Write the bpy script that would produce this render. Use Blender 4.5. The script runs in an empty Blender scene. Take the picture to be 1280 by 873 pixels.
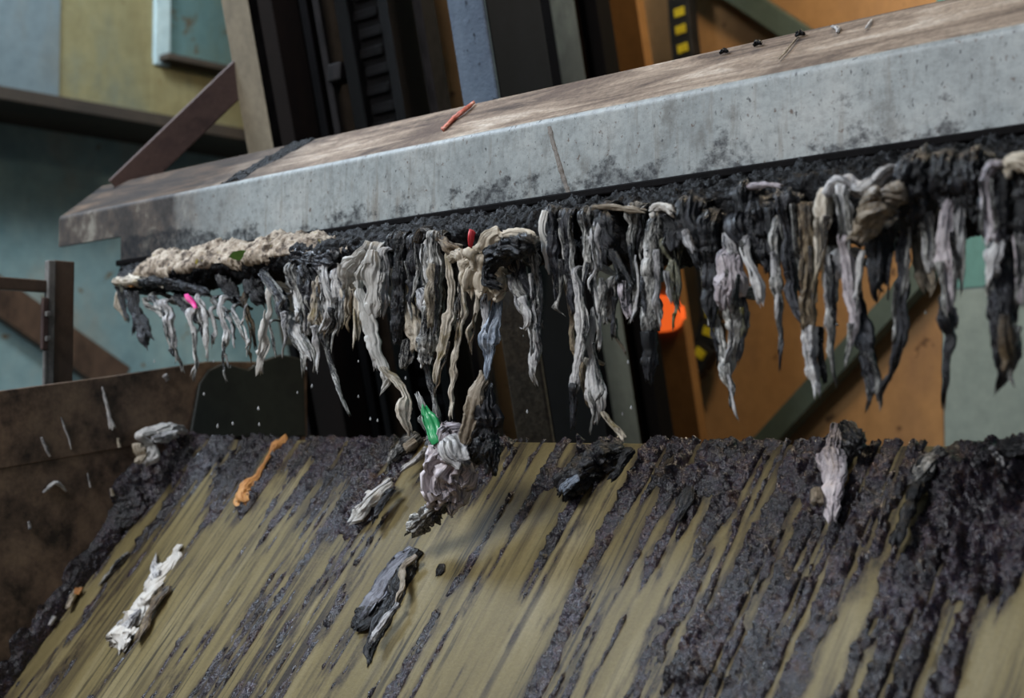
import bpy, math
import numpy as np
from mathutils import Vector, Matrix

# ------------------------------------------------------------------ camera
FPX, CX, CY = 1836.0, 640.0, 436.5
EH = 1.70                                   # eye height
YAW, PITCH = math.radians(44.3), math.radians(3.1)
Fw = Vector((-math.sin(YAW) * math.cos(PITCH), math.cos(YAW) * math.cos(PITCH), math.sin(PITCH)))
Rt = Vector((math.cos(YAW), math.sin(YAW), 0))
Up = Rt.cross(Fw)
CAM = Vector((0, 0, EH))
cd = bpy.data.cameras.new('camera')
cam = bpy.data.objects.new('camera', cd)
bpy.context.collection.objects.link(cam)
m3 = Matrix((Rt, Up, -Fw)).transposed()
cam.matrix_world = Matrix.Translation(CAM) @ m3.to_4x4()
cd.sensor_width = 36.0
cd.lens = FPX / 1280.0 * 36.0
cd.clip_start = 0.05
cd.clip_end = 60
cd.dof.use_dof = True
cd.dof.focus_distance = 2.55
cd.dof.aperture_fstop = 3.0
sc = bpy.context.scene
sc.camera = cam

# ------------------------------------------------------------------ light
sc.view_settings.view_transform = 'Standard'
sc.view_settings.look = 'None'
sc.view_settings.gamma = 1.0
sc.view_settings.use_curve_mapping = False
sc.view_settings.exposure = -0.10
world = bpy.data.worlds.new('overcast_sky')
sc.world = world
world.use_nodes = True
wn = world.node_tree
wn.nodes.clear()
wo = wn.nodes.new('ShaderNodeOutputWorld')
wb = wn.nodes.new('ShaderNodeBackground')
wt = wn.nodes.new('ShaderNodeTexCoord')
ws = wn.nodes.new('ShaderNodeSeparateXYZ')
wr = wn.nodes.new('ShaderNodeValToRGB')
wr.color_ramp.elements[0].position = 0.0
wr.color_ramp.elements[0].color = (0.10, 0.095, 0.09, 1)
wr.color_ramp.elements[1].position = 0.75
wr.color_ramp.elements[1].color = (0.52, 0.62, 0.78, 1)
wm = wn.nodes.new('ShaderNodeMath')
wm.operation = 'MULTIPLY_ADD'
wm.inputs[1].default_value = 0.5
wm.inputs[2].default_value = 0.35
wn.links.new(wt.outputs['Generated'], ws.inputs[0])
wn.links.new(ws.outputs['Z'], wm.inputs[0])
wn.links.new(wm.outputs[0], wr.inputs[0])
wn.links.new(wr.outputs[0], wb.inputs[0])
wb.inputs[1].default_value = 0.42
wn.links.new(wb.outputs[0], wo.inputs[0])


def area_light(name, loc, target, size, energy, col, sy=None):
    l = bpy.data.lights.new(name, 'AREA')
    l.energy = energy
    l.color = col
    l.size = size
    if sy:
        l.shape = 'RECTANGLE'
        l.size_y = sy
    o = bpy.data.objects.new(name, l)
    bpy.context.collection.objects.link(o)
    o.location = loc
    o.rotation_euler = (Vector(target) - Vector(loc)).to_track_quat('-Z', 'Y').to_euler()
    return o


# daylight: a high window over the viewer's left shoulder, a blue glint light by the left wall, one sodium lamp at the back
area_light('high_window', (-2.6, -2.8, 5.4), (-1.9, 1.9, 1.9), 2.2, 330, (0.93, 0.96, 1.0), 1.6)
area_light('blue_glint_light', (-4.3, 0.9, 4.6), (-2.6, 2.4, 1.6), 0.8, 105, (0.70, 0.83, 1.0))  # unseen source, added so the wet muck picks up bluish glints
area_light('wall_fill_light', (-3.3, 2.0, 4.6), (-5.2, 4.0, 2.2), 0.6, 62, (0.92, 0.97, 1.0))  # unseen fill, added to brighten the left wall
area_light('sodium_lamp', (-1.5, 2.9, 4.1), (-2.5, 4.2, 1.9), 0.4, 46, (1.0, 0.82, 0.60))

area_light('amber_glint_lamp', (-1.6, -1.4, 0.5), (-1.6, 1.6, 1.4), 0.12, 4, (1.0, 0.50, 0.16))  # unseen lamp, added for warm glints on the wet muck


# ------------------------------------------------------------------ helpers
def ray(x, y):
    return Fw + Rt * ((x - CX) / FPX) + Up * ((CY - y) / FPX)


def on_plane(x, y, p0, n):
    d = ray(x, y)
    t = (Vector(p0) - CAM).dot(Vector(n)) / d.dot(Vector(n))
    return CAM + d * t


def at_y(x, y, Y):
    return on_plane(x, y, (0, Y, 0), (0, 1, 0))


def at_x(x, y, X):
    return on_plane(x, y, (X, 0, 0), (1, 0, 0))


def depth(p):
    return (Vector(p) - CAM).dot(Fw)


def lin(h):
    h = h.lstrip('#')
    r = []
    for i in (0, 2, 4):
        v = int(h[i:i + 2], 16) / 255.0
        r.append(v / 12.92 if v <= 0.04045 else ((v + 0.055) / 1.055) ** 2.4)
    return (r[0], r[1], r[2], 1.0)


COL = bpy.context.collection


def link(o, parent=None):
    COL.objects.link(o)
    if parent:
        o.parent = parent
    return o


def tag(o, label=None, cat=None, group=None, kind=None):
    if label:
        o['label'] = label
    if cat:
        o['category'] = cat
    if group:
        o['group'] = group
    if kind:
        o['kind'] = kind
    return o


def empty(name, loc, label, cat, group=None):
    o = bpy.data.objects.new(name, None)
    link(o)
    o.location = loc
    o.empty_display_size = 0.05
    return tag(o, label, cat, group)


def mesh_obj(name, verts, faces, mat, parent=None, smooth=False, uvs=None, base=None):
    """world coordinates in; the origin goes to base (or the parent's place, or the lowest middle point)"""
    V = np.asarray(verts, dtype=np.float64)
    if parent is not None:
        off = np.array(parent.matrix_basis.translation) if parent.parent is None else \
            np.array(parent.matrix_basis.translation) + np.array(parent.parent.matrix_basis.translation)
    elif base is not None:
        off = np.array(base)
    else:
        off = (V.min(0) + V.max(0)) / 2
        off[2] = V[:, 2].min()
    me = bpy.data.meshes.new(name)
    me.from_pydata((V - off).tolist(), [], faces if isinstance(faces, list) else faces.tolist())
    if uvs is not None:
        uvl = me.uv_layers.new(name='UVMap')
        idx = np.empty(len(me.loops), dtype=np.int32)
        me.loops.foreach_get('vertex_index', idx)
        uvl.data.foreach_set('uv', np.asarray(uvs, dtype=np.float32)[idx].ravel())
    if smooth:
        me.polygons.foreach_set('use_smooth', [True] * len(me.polygons))
    if mat:
        me.materials.append(mat)
    me.update()
    o = bpy.data.objects.new(name, me)
    link(o, parent)
    if parent is None:
        o.location = off
    return o


def bevel(o, w=0.003, seg=2):
    b = o.modifiers.new('bevel', 'BEVEL')
    b.width = w
    b.segments = seg
    b.limit_method = 'ANGLE'
    return o


def prism(name, poly, ext, mat, parent=None, bev=0.0, base=None):
    """poly: world points of one face, ext: world offset vector to the opposite face"""
    n = len(poly)
    a = [Vector(p) for p in poly]
    b = [p + Vector(ext) for p in a]
    nrm = (a[1] - a[0]).cross(a[2] - a[0])
    F = [list(range(n)), list(range(2 * n - 1, n - 1, -1))]
    for i in range(n):
        j = (i + 1) % n
        F.append([j, i, n + i, n + j])
    if nrm.dot(Vector(ext)) > 0:
        F = [f[::-1] for f in F]
    o = mesh_obj(name, [tuple(v) for v in a + b], F, mat, parent, base=base)
    if bev:
        bevel(o, bev)
    return o


def box(name, lo, hi, mat, parent=None, bev=0.0, base=None):
    x0, y0, z0 = lo
    x1, y1, z1 = hi
    return prism(name, [(x0, y0, z0), (x1, y0, z0), (x1, y0, z1), (x0, y0, z1)], (0, y1 - y0, 0), mat, parent, bev, base)


def bar(name, p, q, w, t, mat, parent=None, side=(0, 1, 0), bev=0.0):
    """flat bar from p to q; side is the direction of its thickness t"""
    p, q = Vector(p), Vector(q)
    d = (q - p).normalized()
    s = Vector(side)
    s = (s - d * s.dot(d)).normalized()
    a = d.cross(s).normalized() * (w / 2)
    s = s * (t / 2)
    return prism(name, [p - a - s, p + a - s, q + a - s, q - a - s], s * 2, mat, parent, bev)


# ------------------------------------------------------------------ value noise
_T = np.random.default_rng(11).random((256, 256))


def vn(x, y, seed=0):
    x = np.asarray(x) + seed * 17.31
    y = np.asarray(y) + seed * 9.77
    xi = np.floor(x).astype(int)
    yi = np.floor(y).astype(int)
    fx = x - xi
    fy = y - yi
    fx = fx * fx * (3 - 2 * fx)
    fy = fy * fy * (3 - 2 * fy)
    g = lambda a, b: _T[a & 255, b & 255]
    return (g(xi, yi) * (1 - fx) * (1 - fy) + g(xi + 1, yi) * fx * (1 - fy)
            + g(xi, yi + 1) * (1 - fx) * fy + g(xi + 1, yi + 1) * fx * fy)


def fbm(x, y, seed=0, o=4):
    r, a, t = 0, 1.0, 0
    for i in range(o):
        r = r + a * vn(x * 2 ** i, y * 2 ** i, seed + i * 3)
        t += a
        a *= 0.5
    return r / t


def sst(a, b, x):
    t = np.clip((x - a) / (b - a), 0, 1)
    return t * t * (3 - 2 * t)


# ------------------------------------------------------------------ materials
class NT:
    def __init__(self, name):
        self.m = bpy.data.materials.new(name)
        self.m.use_nodes = True
        self.t = self.m.node_tree
        self.b = self.t.nodes['Principled BSDF']
        self.tc = self.t.nodes.new('ShaderNodeTexCoord')

    def link(self, a, b):
        self.t.links.new(a, b)

    def mapping(self, src, scale, loc=(0, 0, 0), rot=(0, 0, 0)):
        n = self.t.nodes.new('ShaderNodeMapping')
        n.inputs['Scale'].default_value = scale
        n.inputs['Location'].default_value = loc
        n.inputs['Rotation'].default_value = rot
        self.link(self.tc.outputs[src], n.inputs[0])
        return n.outputs[0]

    def noise(self, vec, scale, detail=5, rough=0.6, w=None, dist=0.0):
        n = self.t.nodes.new('ShaderNodeTexNoise')
        n.inputs['Scale'].default_value = scale
        n.inputs['Detail'].default_value = detail
        n.inputs['Roughness'].default_value = rough
        n.inputs['Distortion'].default_value = dist
        self.link(vec, n.inputs['Vector'])
        if w is not None:
            n.noise_dimensions = '4D'
            self.link(w, n.inputs['W'])
        return n.outputs[0]

    def ramp(self, fac, stops):
        n = self.t.nodes.new('ShaderNodeValToRGB')
        e = n.color_ramp.elements
        while len(e) < len(stops):
            e.new(0.5)
        for k, (p, c) in zip(e, stops):
            k.position = p
            k.color = c if not isinstance(c, (int, float)) else (c, c, c, 1)
        self.link(fac, n.inputs[0])
        return n.outputs[0]

    def mix(self, fac, a, b, mode='MIX'):
        n = self.t.nodes.new('ShaderNodeMix')
        n.data_type = 'RGBA'
        n.blend_type = mode
        for s, v in ((n.inputs[0], fac), (n.inputs[6], a), (n.inputs[7], b)):
            if isinstance(v, (int, float)):
                s.default_value = v
            elif isinstance(v, tuple):
                s.default_value = v
            else:
                self.link(v, s)
        return n.outputs[2]

    def math(self, op, a, b=None, clamp=False):
        n = self.t.nodes.new('ShaderNodeMath')
        n.operation = op
        n.use_clamp = clamp
        for s, v in ((n.inputs[0], a), (n.inputs[1], b)):
            if v is None:
                continue
            if isinstance(v, (int, float)):
                s.default_value = v
            else:
                self.link(v, s)
        return n.outputs[0]

    def sep(self, vec):
        n = self.t.nodes.new('ShaderNodeSeparateXYZ')
        self.link(vec, n.inputs[0])
        return n.outputs

    def bump(self, h, strength=0.3, dist=0.004):
        n = self.t.nodes.new('ShaderNodeBump')
        n.inputs['Strength'].default_value = strength
        n.inputs['Distance'].default_value = dist
        self.link(h, n.inputs['Height'])
        self.link(n.outputs[0], self.b.inputs['Normal'])

    def out(self, col=None, rough=0.6, metal=0.0, spec=None):
        if col is not None:
            if isinstance(col, tuple):
                self.b.inputs['Base Color'].default_value = col
            else:
                self.link(col, self.b.inputs['Base Color'])
        if isinstance(rough, (int, float)):
            self.b.inputs['Roughness'].default_value = rough
        else:
            self.link(rough, self.b.inputs['Roughness'])
        self.b.inputs['Metallic'].default_value = metal
        if spec is not None:
            self.b.inputs['Specular IOR Level'].default_value = spec
        return self.m


def mottled(name, c1, c2, c3=None, scale=6, rough=0.6, stretch=(1, 1, 1), lo=0.38, hi=0.62, bump=0.2, spec=0.4, speck=None):
    n = NT(name)
    v = n.mapping('Object', stretch)
    f = n.noise(v, scale, 7, 0.65)
    stops = [(lo, lin(c1)), (hi, lin(c2))]
    if c3:
        stops = [(lo, lin(c1)), ((lo + hi) / 2, lin(c2)), (hi, lin(c3))]
    col = n.ramp(f, stops)
    f2 = n.noise(n.mapping('Object', (1, 1, 1)), scale * 9, 4, 0.7)
    col = n.mix(0.35, col, n.ramp(f2, [(0.3, 0.35), (0.7, 1.0)]), 'MULTIPLY')
    if speck:
        f3 = n.noise(n.mapping('Object', (1, 1, 1), (3, 7, 1)), speck[1], 3, 0.6)
        col = n.mix(n.ramp(f3, [(speck[2], 0), (speck[2] + 0.05, 1)]), col, lin(speck[0]))
    if bump:
        n.bump(f2, bump, 0.004)
    return n.out(col, rough, 0, spec)


M = {}
M['teal_wall'] = mottled('teal_painted_sheet', '#6a8d95', '#84a0a3', '#97978b', 1.6, 0.7, (1, 1, 0.7), 0.35, 0.66, 0.1, 0.3, ('#6b5f49', 14, 0.66))
M['recess_teal'] = mottled('recess_teal_paint', '#557d86', '#658b92', '#6d7b6c', 2.2, 0.7, (1, 1, 0.4), 0.3, 0.7, 0.05, 0.3, ('#5d5a4e', 12, 0.62))
M['blue_wall'] = mottled('blue_grey_sheet', '#55666d', '#647378', '#6a6b61', 2.2, 0.7, (1, 1, 0.4), 0.3, 0.7, 0.1, 0.3, ('#5d5a4e', 18, 0.7))
M['yellow_wall'] = mottled('dirt_yellowed_sheet', '#6b6443', '#7b7757', '#626b60', 2.6, 0.7, (1, 1, 0.5), 0.34, 0.7, 0.1, 0.3, ('#5c4a2c', 12, 0.66))
M['pale_blue'] = mottled('lit_pale_blue_return', '#8aa4ac', '#9fb4b7', '#918f78', 3, 0.6, (1, 1, 0.5), 0.35, 0.7, 0.05)  # light on the column's return, put into this pale colour
M['soffit'] = mottled('dirty_shaded_ledge', '#2f2a24', '#3d352c', None, 5, 0.8)  # dirty brown, with the overhang's underside shadow put into the colour
M['dark_rust'] = mottled('dark_red_brown_steel', '#3a2a28', '#54403a', '#443230', 9, 0.55, (1, 1, 1), 0.3, 0.7, 0.25, 0.5)
M['tan_steel'] = mottled('dusty_tan_steel', '#6a6152', '#7f7461', '#554c40', 5, 0.75, (1, 1, 0.5), 0.35, 0.7, 0.15, 0.2)
M['black_steel'] = mottled('greasy_black_steel', '#050505', '#0f0c0c', '#080707', 9, 0.7, (1, 1, 0.4), 0.3, 0.7, 0.3, 0.06)
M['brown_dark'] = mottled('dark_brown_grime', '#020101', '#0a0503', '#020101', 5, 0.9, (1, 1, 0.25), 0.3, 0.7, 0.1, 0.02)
M['rack_steel'] = mottled('greased_rack_steel', '#020202', '#0c0909', '#060505', 40, 0.34, (1, 1, 1), 0.35, 0.65, 1.0, 0.10)
M['grey_edge'] = mottled('worn_grey_edge', '#100f0f', '#252222', '#080707', 14, 0.6, (1, 1, 0.5), 0.3, 0.7, 0.2, 0.10)
def blue_post_mat():
    n = NT('wet_blue_grey_paint')
    v = n.mapping('Object', (1, 1, 1))
    a = n.noise(n.mapping('Object', (5, 5, 2)), 1.0, 6, 0.65)
    f = n.noise(v, 70, 4, 0.7)
    col = n.ramp(a, [(0.3, lin('#454e5c')), (0.5, lin('#596471')), (0.7, lin('#6c7682'))])
    sp = n.noise(v, 34, 4, 0.65)
    col = n.mix(n.ramp(sp, [(0.60, 0), (0.66, 0.9)]), col, lin('#20222a'))
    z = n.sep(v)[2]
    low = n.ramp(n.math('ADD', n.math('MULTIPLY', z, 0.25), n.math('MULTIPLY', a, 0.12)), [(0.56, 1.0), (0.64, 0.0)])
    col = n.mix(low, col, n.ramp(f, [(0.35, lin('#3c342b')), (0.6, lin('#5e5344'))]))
    n.bump(n.math('ADD', f, n.math('MULTIPLY', sp, 1.5)), 0.4, 0.004)
    return n.out(col, 0.35, 0, 0.5)


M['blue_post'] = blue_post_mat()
M['green_post'] = mottled('grey_green_paint', '#67685c', '#757769', '#57574d', 4, 0.6, (1, 1, 0.4))
M['brace_green'] = mottled('dark_green_paint', '#3f4c44', '#566257', None, 4, 0.6, (1, 1, 1), 0.3, 0.7, 0.05)
M['brown_panel'] = mottled('brown_painted_panel', '#80592f', '#93683a', '#6b4a28', 2.6, 0.6, (1, 1, 0.4), 0.3, 0.7, 0.05, 0.3)
M['navy_shade'] = mottled('shaded_navy_flank', '#171921', '#20232d', None, 3, 0.7, (1, 1, 0.4), 0.3, 0.7, 0.05, 0.2)  # unlit flank of the blue post, its shade put into the colour
M['weld'] = mottled('rusty_weld_bead', '#6d675f', '#857d74', '#54483c', 50, 0.6, bump=0.5)
M['orange_panel'] = mottled('orange_brown_panel', '#977149', '#a98052', '#826347', 2.2, 0.55, (1, 1, 0.5), 0.3, 0.72, 0.03, 0.3, ('#5a4028', 9, 0.64))
M['teal_panel'] = mottled('green_teal_panel', '#5a8b86', '#6a9a94', None, 2.2, 0.65, (1, 1, 0.5), 0.3, 0.7, 0.03)
M['grey_panel'] = mottled('pale_grey_green_panel', '#7e8f8c', '#92a09b', None, 2.2, 0.65, (1, 1, 0.5), 0.3, 0.7, 0.03)
_od = NT('glowing_orange')
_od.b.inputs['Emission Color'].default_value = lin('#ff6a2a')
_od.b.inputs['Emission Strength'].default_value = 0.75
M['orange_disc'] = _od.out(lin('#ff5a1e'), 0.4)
M['black_rubber'] = mottled('black_rubber', '#141414', '#24211f', None, 20, 0.6)
M['yellow_mark'] = mottled('yellow_marking', '#c9b21e', '#e0cf2c', None, 20, 0.5, bump=0.0)
M['rail_brown'] = mottled('rusty_brown_rail', '#3f3028', '#5a4739', '#2c211b', 9, 0.5, (1, 1, 0.5), 0.3, 0.7, 0.2, 0.5)
M['rod_steel'] = mottled('bare_steel_rod', '#5d5c5a', '#7d7b78', None, 20, 0.4, bump=0.05)
M['concrete'] = mottled('stained_concrete', '#4a4843', '#5e5b54', None, 3, 0.9)
M['dark_wall'] = mottled('shade_black_steel', '#0a0807', '#130d0a', None, 3, 0.8, (1, 1, 0.3), 0.3, 0.7, 0.1, 0.1)  # near black: shade of the unlit interior put into the colour


def rag_mat(name, light, mid, dark, cover, contrast=0.12, rough=0.45, alpha=1.0, tint=None, bump=0.8, topdirt=0.055):
    """wet soiled cloth: muck streaks run along the rag (UV in metres)"""
    n = NT(name)
    oi = n.t.nodes.new('ShaderNodeObjectInfo')
    w = n.math('MULTIPLY', oi.outputs['Random'], 60.0)
    f = n.noise(n.mapping('UV', (230, 34, 1)), 1.0, 6, 0.72, w, 1.2)
    f2 = n.noise(n.mapping('UV', (620, 190, 1)), 1.0, 5, 0.7, w)
    f3 = n.noise(n.mapping('UV', (34, 16, 1)), 1.0, 4, 0.6, w)
    g = n.math('ADD', n.math('MULTIPLY', f, 0.50), n.math('MULTIPLY', f2, 0.22))
    g = n.math('ADD', g, n.math('MULTIPLY', f3, 0.28))
    g = n.math('ADD', g, n.math('MULTIPLY', n.math('SUBTRACT', oi.outputs['Random'], 0.5), 0.04))
    # muck off the rake clings to the upper part of a rag: V is the distance from its top, in metres
    v_ = n.sep(n.mapping('UV', (1, 1, 1)))[1]
    g = n.math('SUBTRACT', g, n.ramp(n.math('MULTIPLY', v_, 10.0), [(0.1, topdirt), (0.95, 0.0)]))
    c = n.ramp(g, [(cover - contrast, lin(dark)), (cover, lin(mid)), (cover + contrast, lin(light))])
    if tint:
        f4 = n.noise(n.mapping('UV', (60, 22, 1), (5, 5, 0)), 1.0, 4, 0.6, w)
        c = n.mix(n.ramp(f4, [(0.55, 0), (0.66, 0.85)]), c, lin(tint))
    n.bump(n.math('ADD', n.math('MULTIPLY', f2, 0.6), f), bump, 0.005)
    if alpha < 1:
        n.b.inputs['Alpha'].default_value = alpha
    r = n.ramp(g, [(cover - contrast, 0.24), (cover + contrast, rough + 0.1)])
    return n.out(c, r, 0, 0.55)


M['white'] = rag_mat('pale_wet_wipe', '#dcdad6', '#b0aeae', '#2b2b31', 0.455, 0.075)
M['mid'] = rag_mat('grey_streaked_wipe', '#d6d4ce', '#7d7c77', '#0f0f13', 0.495, 0.058)
M['dark'] = rag_mat('dark_mucky_wipe', '#a5a6ab', '#33343b', '#0e0f13', 0.545, 0.085)
M['black'] = rag_mat('black_mucky_rag', '#66676f', '#1b1c22', '#08090c', 0.56, 0.10)
M['beige'] = rag_mat('beige_wet_cloth', '#dcd3c3', '#b3a793', '#332c23', 0.46, 0.085, tint='#8d7c4a')
M['cream'] = rag_mat('cream_cotton_cloth', '#d8cdba', '#beb19b', '#5d5344', 0.42, 0.10, topdirt=0.0)
M['brown'] = rag_mat('brown_stained_cloth', '#a8977a', '#5e4e38', '#17120e', 0.50, 0.085)
M['tan'] = rag_mat('tan_felted_cloth', '#b8ab98', '#8f826f', '#3c342b', 0.46, 0.10)
M['blue'] = rag_mat('bluish_wet_wipe', '#bcc6d2', '#7f8c9d', '#23272f', 0.47, 0.08)
M['clean'] = rag_mat('clean_white_wipe', '#d6d2ca', '#bdb9b2', '#6d6a6c', 0.38, 0.09, topdirt=0.0)
M['slate'] = rag_mat('slate_grey_wet_cloth', '#84858d', '#54555f', '#202028', 0.44, 0.10, topdirt=0.0)
M['film'] = rag_mat('thin_translucent_film', '#dcd9d2', '#c3c0ba', '#8a8780', 0.38, 0.12, 0.25, 0.80, topdirt=0.0)
M['pink'] = rag_mat('pinkish_white_wipe', '#e0d7d8', '#b2a8ad', '#1d1c22', 0.475, 0.075)
M['orange_rag'] = rag_mat('orange_tan_strip', '#d09a58', '#b5793c', '#5c3a1c', 0.44, 0.12)
M['yellowish'] = rag_mat('yellow_streaked_wipe', '#b9b7a4', '#66654f', '#16160f', 0.50, 0.08, tint='#8e8432')
M['green_film'] = NT('green_plastic').out(lin('#2f9a5c'), 0.3)
M['magenta'] = NT('magenta_plastic').out(lin('#e0218a'), 0.35)
M['red_tag'] = NT('red_plastic').out(lin('#d8404a'), 0.4)
M['leaf'] = mottled('green_leaf', '#3c5a22', '#4d6f2c', None, 30, 0.4)
M['pulp'] = mottled('matted_paper_pulp', '#4d4136', '#a89987', '#c8bba9', 40, 0.75, (1, 1, 1), 0.40, 0.60, 0.5, 0.3, ('#8d8132', 40, 0.68))  # darkest tone puts the shade of crevices into the colour
M['twig'] = mottled('red_white_stick', '#c05a48', '#d88a78', '#e2d8cc', 30, 0.5, bump=0.1)


def muck_mat(name, plum, brown, blk, rough=0.26, fleck='#6f625c', spec=0.75):
    n = NT(name)
    v = n.mapping('Object', (1, 1, 1))
    a = n.noise(v, 34, 6, 0.7)
    b = n.noise(v, 190, 5, 0.75)
    big = n.noise(v, 11, 4, 0.6)
    c = n.ramp(a, [(0.40, lin(blk)), (0.52, lin(plum)), (0.64, lin(brown))])
    c2 = n.ramp(b, [(0.45, lin(blk)), (0.56, lin(brown)), (0.65, lin(plum)), (0.75, lin(fleck))])
    col = n.mix(0.6, c, c2)
    col = n.mix(n.ramp(big, [(0.42, 0.75), (0.58, 0.0)]), col, lin(blk))
    f = n.noise(v, 130, 4, 0.65)
    n.bump(f, 0.75, 0.006)
    return n.out(col, n.ramp(b, [(0.4, rough - 0.08), (0.62, rough + 0.22)]), 0, spec)


M['muck'] = muck_mat('wet_plum_black_muck', '#24253f', '#48342b', '#040408', 0.15, '#7f82aa', 0.55)  # bluish fleck colour stands in for the wet sky highlights
M['grease'] = muck_mat('black_beam_muck', '#0b0b10', '#120e0d', '#030304', 0.34, '#3a3640', 0.16)


def beam_mat():
    n = NT('galvanised_beam_paint')
    v1 = n.mapping('Object', (1, 1, 1))
    big = n.noise(v1, 4.5, 6, 0.65)
    fine = n.noise(v1, 60, 5, 0.7)
    streak = n.noise(n.mapping('Object', (26, 26, 3)), 1.0, 5, 0.65)
    col = n.ramp(big, [(0.33, lin('#7d8281')), (0.5, lin('#929795')), (0.68, lin('#a2a4a0'))])
    col = n.mix(0.6, col, n.ramp(fine, [(0.32, 0.5), (0.56, 1.0)]), 'MULTIPLY')
    drip = n.noise(n.mapping('Object', (60, 60, 7), (1, 0, 0)), 1.0, 5, 0.7, None, 0.4)
    col = n.mix(n.ramp(drip, [(0.56, 0), (0.68, 0.4)]), col, lin('#5f5d58'))
    col = n.mix(n.ramp(drip, [(0.30, 0.4), (0.38, 0)]), col, lin('#b4b6b3'))
    # brown vertical runs, blotches and rust freckles
    col = n.mix(n.ramp(streak, [(0.57, 0), (0.70, 0.6)]), col, lin('#6d6355'))
    blot = n.noise(n.mapping('Object', (10, 10, 8), (7, 3, 2)), 1.0, 6, 0.72)
    col = n.mix(n.ramp(blot, [(0.55, 0), (0.66, 0.7)]), col, lin('#5d5b55'))
    rust = n.noise(n.mapping('Object', (1, 1, 1), (4, 2, 9)), 60, 4, 0.65)
    col = n.mix(n.ramp(rust, [(0.62, 0), (0.68, 0.85)]), col, lin('#4c3524'))
    pit = n.noise(n.mapping('Object', (1, 1, 0.6), (2, 5, 1)), 130, 3, 0.6)
    col = n.mix(n.ramp(pit, [(0.64, 0), (0.69, 0.85)]), col, lin('#2a2a2c'))
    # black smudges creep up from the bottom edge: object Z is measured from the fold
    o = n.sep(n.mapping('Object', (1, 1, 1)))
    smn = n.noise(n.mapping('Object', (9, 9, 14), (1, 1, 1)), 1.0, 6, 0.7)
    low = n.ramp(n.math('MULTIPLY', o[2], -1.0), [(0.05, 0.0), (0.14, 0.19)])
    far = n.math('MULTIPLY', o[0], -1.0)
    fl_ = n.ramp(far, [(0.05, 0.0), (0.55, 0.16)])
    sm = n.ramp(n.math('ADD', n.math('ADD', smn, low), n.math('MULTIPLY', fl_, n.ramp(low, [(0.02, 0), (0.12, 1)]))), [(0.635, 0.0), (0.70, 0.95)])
    # the far (left) end of the beam is brown with dirt
    e = n.ramp(n.math('ADD', n.math('MULTIPLY', o[0], -0.5), n.math('MULTIPLY', big, 0.45)), [(0.34, 0.0), (0.52, 0.92)])
    col = n.mix(e, col, n.ramp(blot, [(0.35, lin('#7d776b')), (0.45, lin('#4a3e35')), (0.54, lin('#2f2622')), (0.66, lin('#191514'))]))
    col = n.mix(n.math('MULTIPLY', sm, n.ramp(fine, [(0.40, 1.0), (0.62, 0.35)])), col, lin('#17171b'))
    n.bump(n.math('ADD', fine, big), 0.18, 0.004)
    return n.out(col, 0.5, 0.0, 0.5)


def beam_top_mat():
    n = NT('dust_caked_beam_top')
    v = n.mapping('Object', (3.2, 26, 26), (0, 0, 0), (0, 0, math.radians(-18)))
    a = n.noise(v, 1.0, 6, 0.7, None, 0.8)
    v2 = n.mapping('Object', (1, 1, 1))
    big = n.noise(v2, 5.0, 5, 0.6)
    fine = n.noise(v2, 110, 5, 0.7)
    col = n.ramp(a, [(0.34, lin('#4a3f39')), (0.45, lin('#75665a')), (0.57, lin('#978777')), (0.72, lin('#c4b9ac'))])
    col = n.mix(n.ramp(big, [(0.50, 0), (0.62, 0.75)]), col, lin('#5a4c44'))
    col = n.mix(0.5, col, n.ramp(fine, [(0.34, 0.35), (0.58, 1.0)]), 'MULTIPLY')
    o = n.sep(n.mapping('Object', (1, 1, 1)))
    e = n.ramp(n.math('ADD', n.math('MULTIPLY', o[0], -0.5), n.math('MULTIPLY', big, 0.5)), [(0.24, 0.0), (0.50, 0.95)])
    col = n.mix(e, col, n.ramp(a, [(0.35, lin('#171312')), (0.5, lin('#31271f')), (0.68, lin('#5a4736'))]))
    n.bump(n.math('ADD', fine, a), 0.35, 0.005)
    return n.out(col, 0.75, 0.0, 0.3)


def apron_mat():
    n = NT('olive_scraped_chute_plate')
    v = n.mapping('Object', (1, 1, 1))
    st = n.noise(n.mapping('Object', (120, 3.0, 3.0)), 1.0, 5, 0.62, None, 0.25)
    st2 = n.noise(n.mapping('Object', (30, 1.6, 1.6), (2, 0, 0)), 1.0, 5, 0.65, None, 0.3)
    gate = n.noise(n.mapping('Object', (9, 1.4, 1.4), (5, 1, 0)), 1.0, 3, 0.5)
    fine = n.noise(v, 190, 4, 0.7)
    col = n.ramp(n.noise(n.mapping('Object', (12, 2, 2)), 1.0, 5, 0.6), [(0.33, lin('#64593a')), (0.52, lin('#776b48')), (0.7, lin('#897e5e'))])
    col = n.mix(0.35, col, n.ramp(fine, [(0.3, 0.5), (0.65, 1.0)]), 'MULTIPLY')
    col = n.mix(n.ramp(st2, [(0.52, 0.0), (0.66, 0.75)]), col, lin('#40382a'))
    g2 = n.math('MULTIPLY', n.ramp(st, [(0.53, 0.0), (0.63, 0.9)]), n.ramp(gate, [(0.44, 0.0), (0.56, 1.0)]))
    col = n.mix(g2, col, lin('#262320'))
    at = n.t.nodes.new('ShaderNodeAttribute')
    at.attribute_name = 'grime'
    gn = n.noise(n.mapping('Object', (150, 40, 40), (3, 0, 0)), 1.0, 5, 0.7)
    gf = n.math('MULTIPLY', at.outputs['Fac'], n.ramp(gn, [(0.34, 0.45), (0.56, 1.0)]))
    col = n.mix(gf, col, n.ramp(fine, [(0.40, lin('#131217')), (0.62, lin('#40342c'))]))
    n.bump(n.math('ADD', fine, st), 0.25, 0.003)
    return n.out(col, 0.5, 0.0, 0.22)


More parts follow.
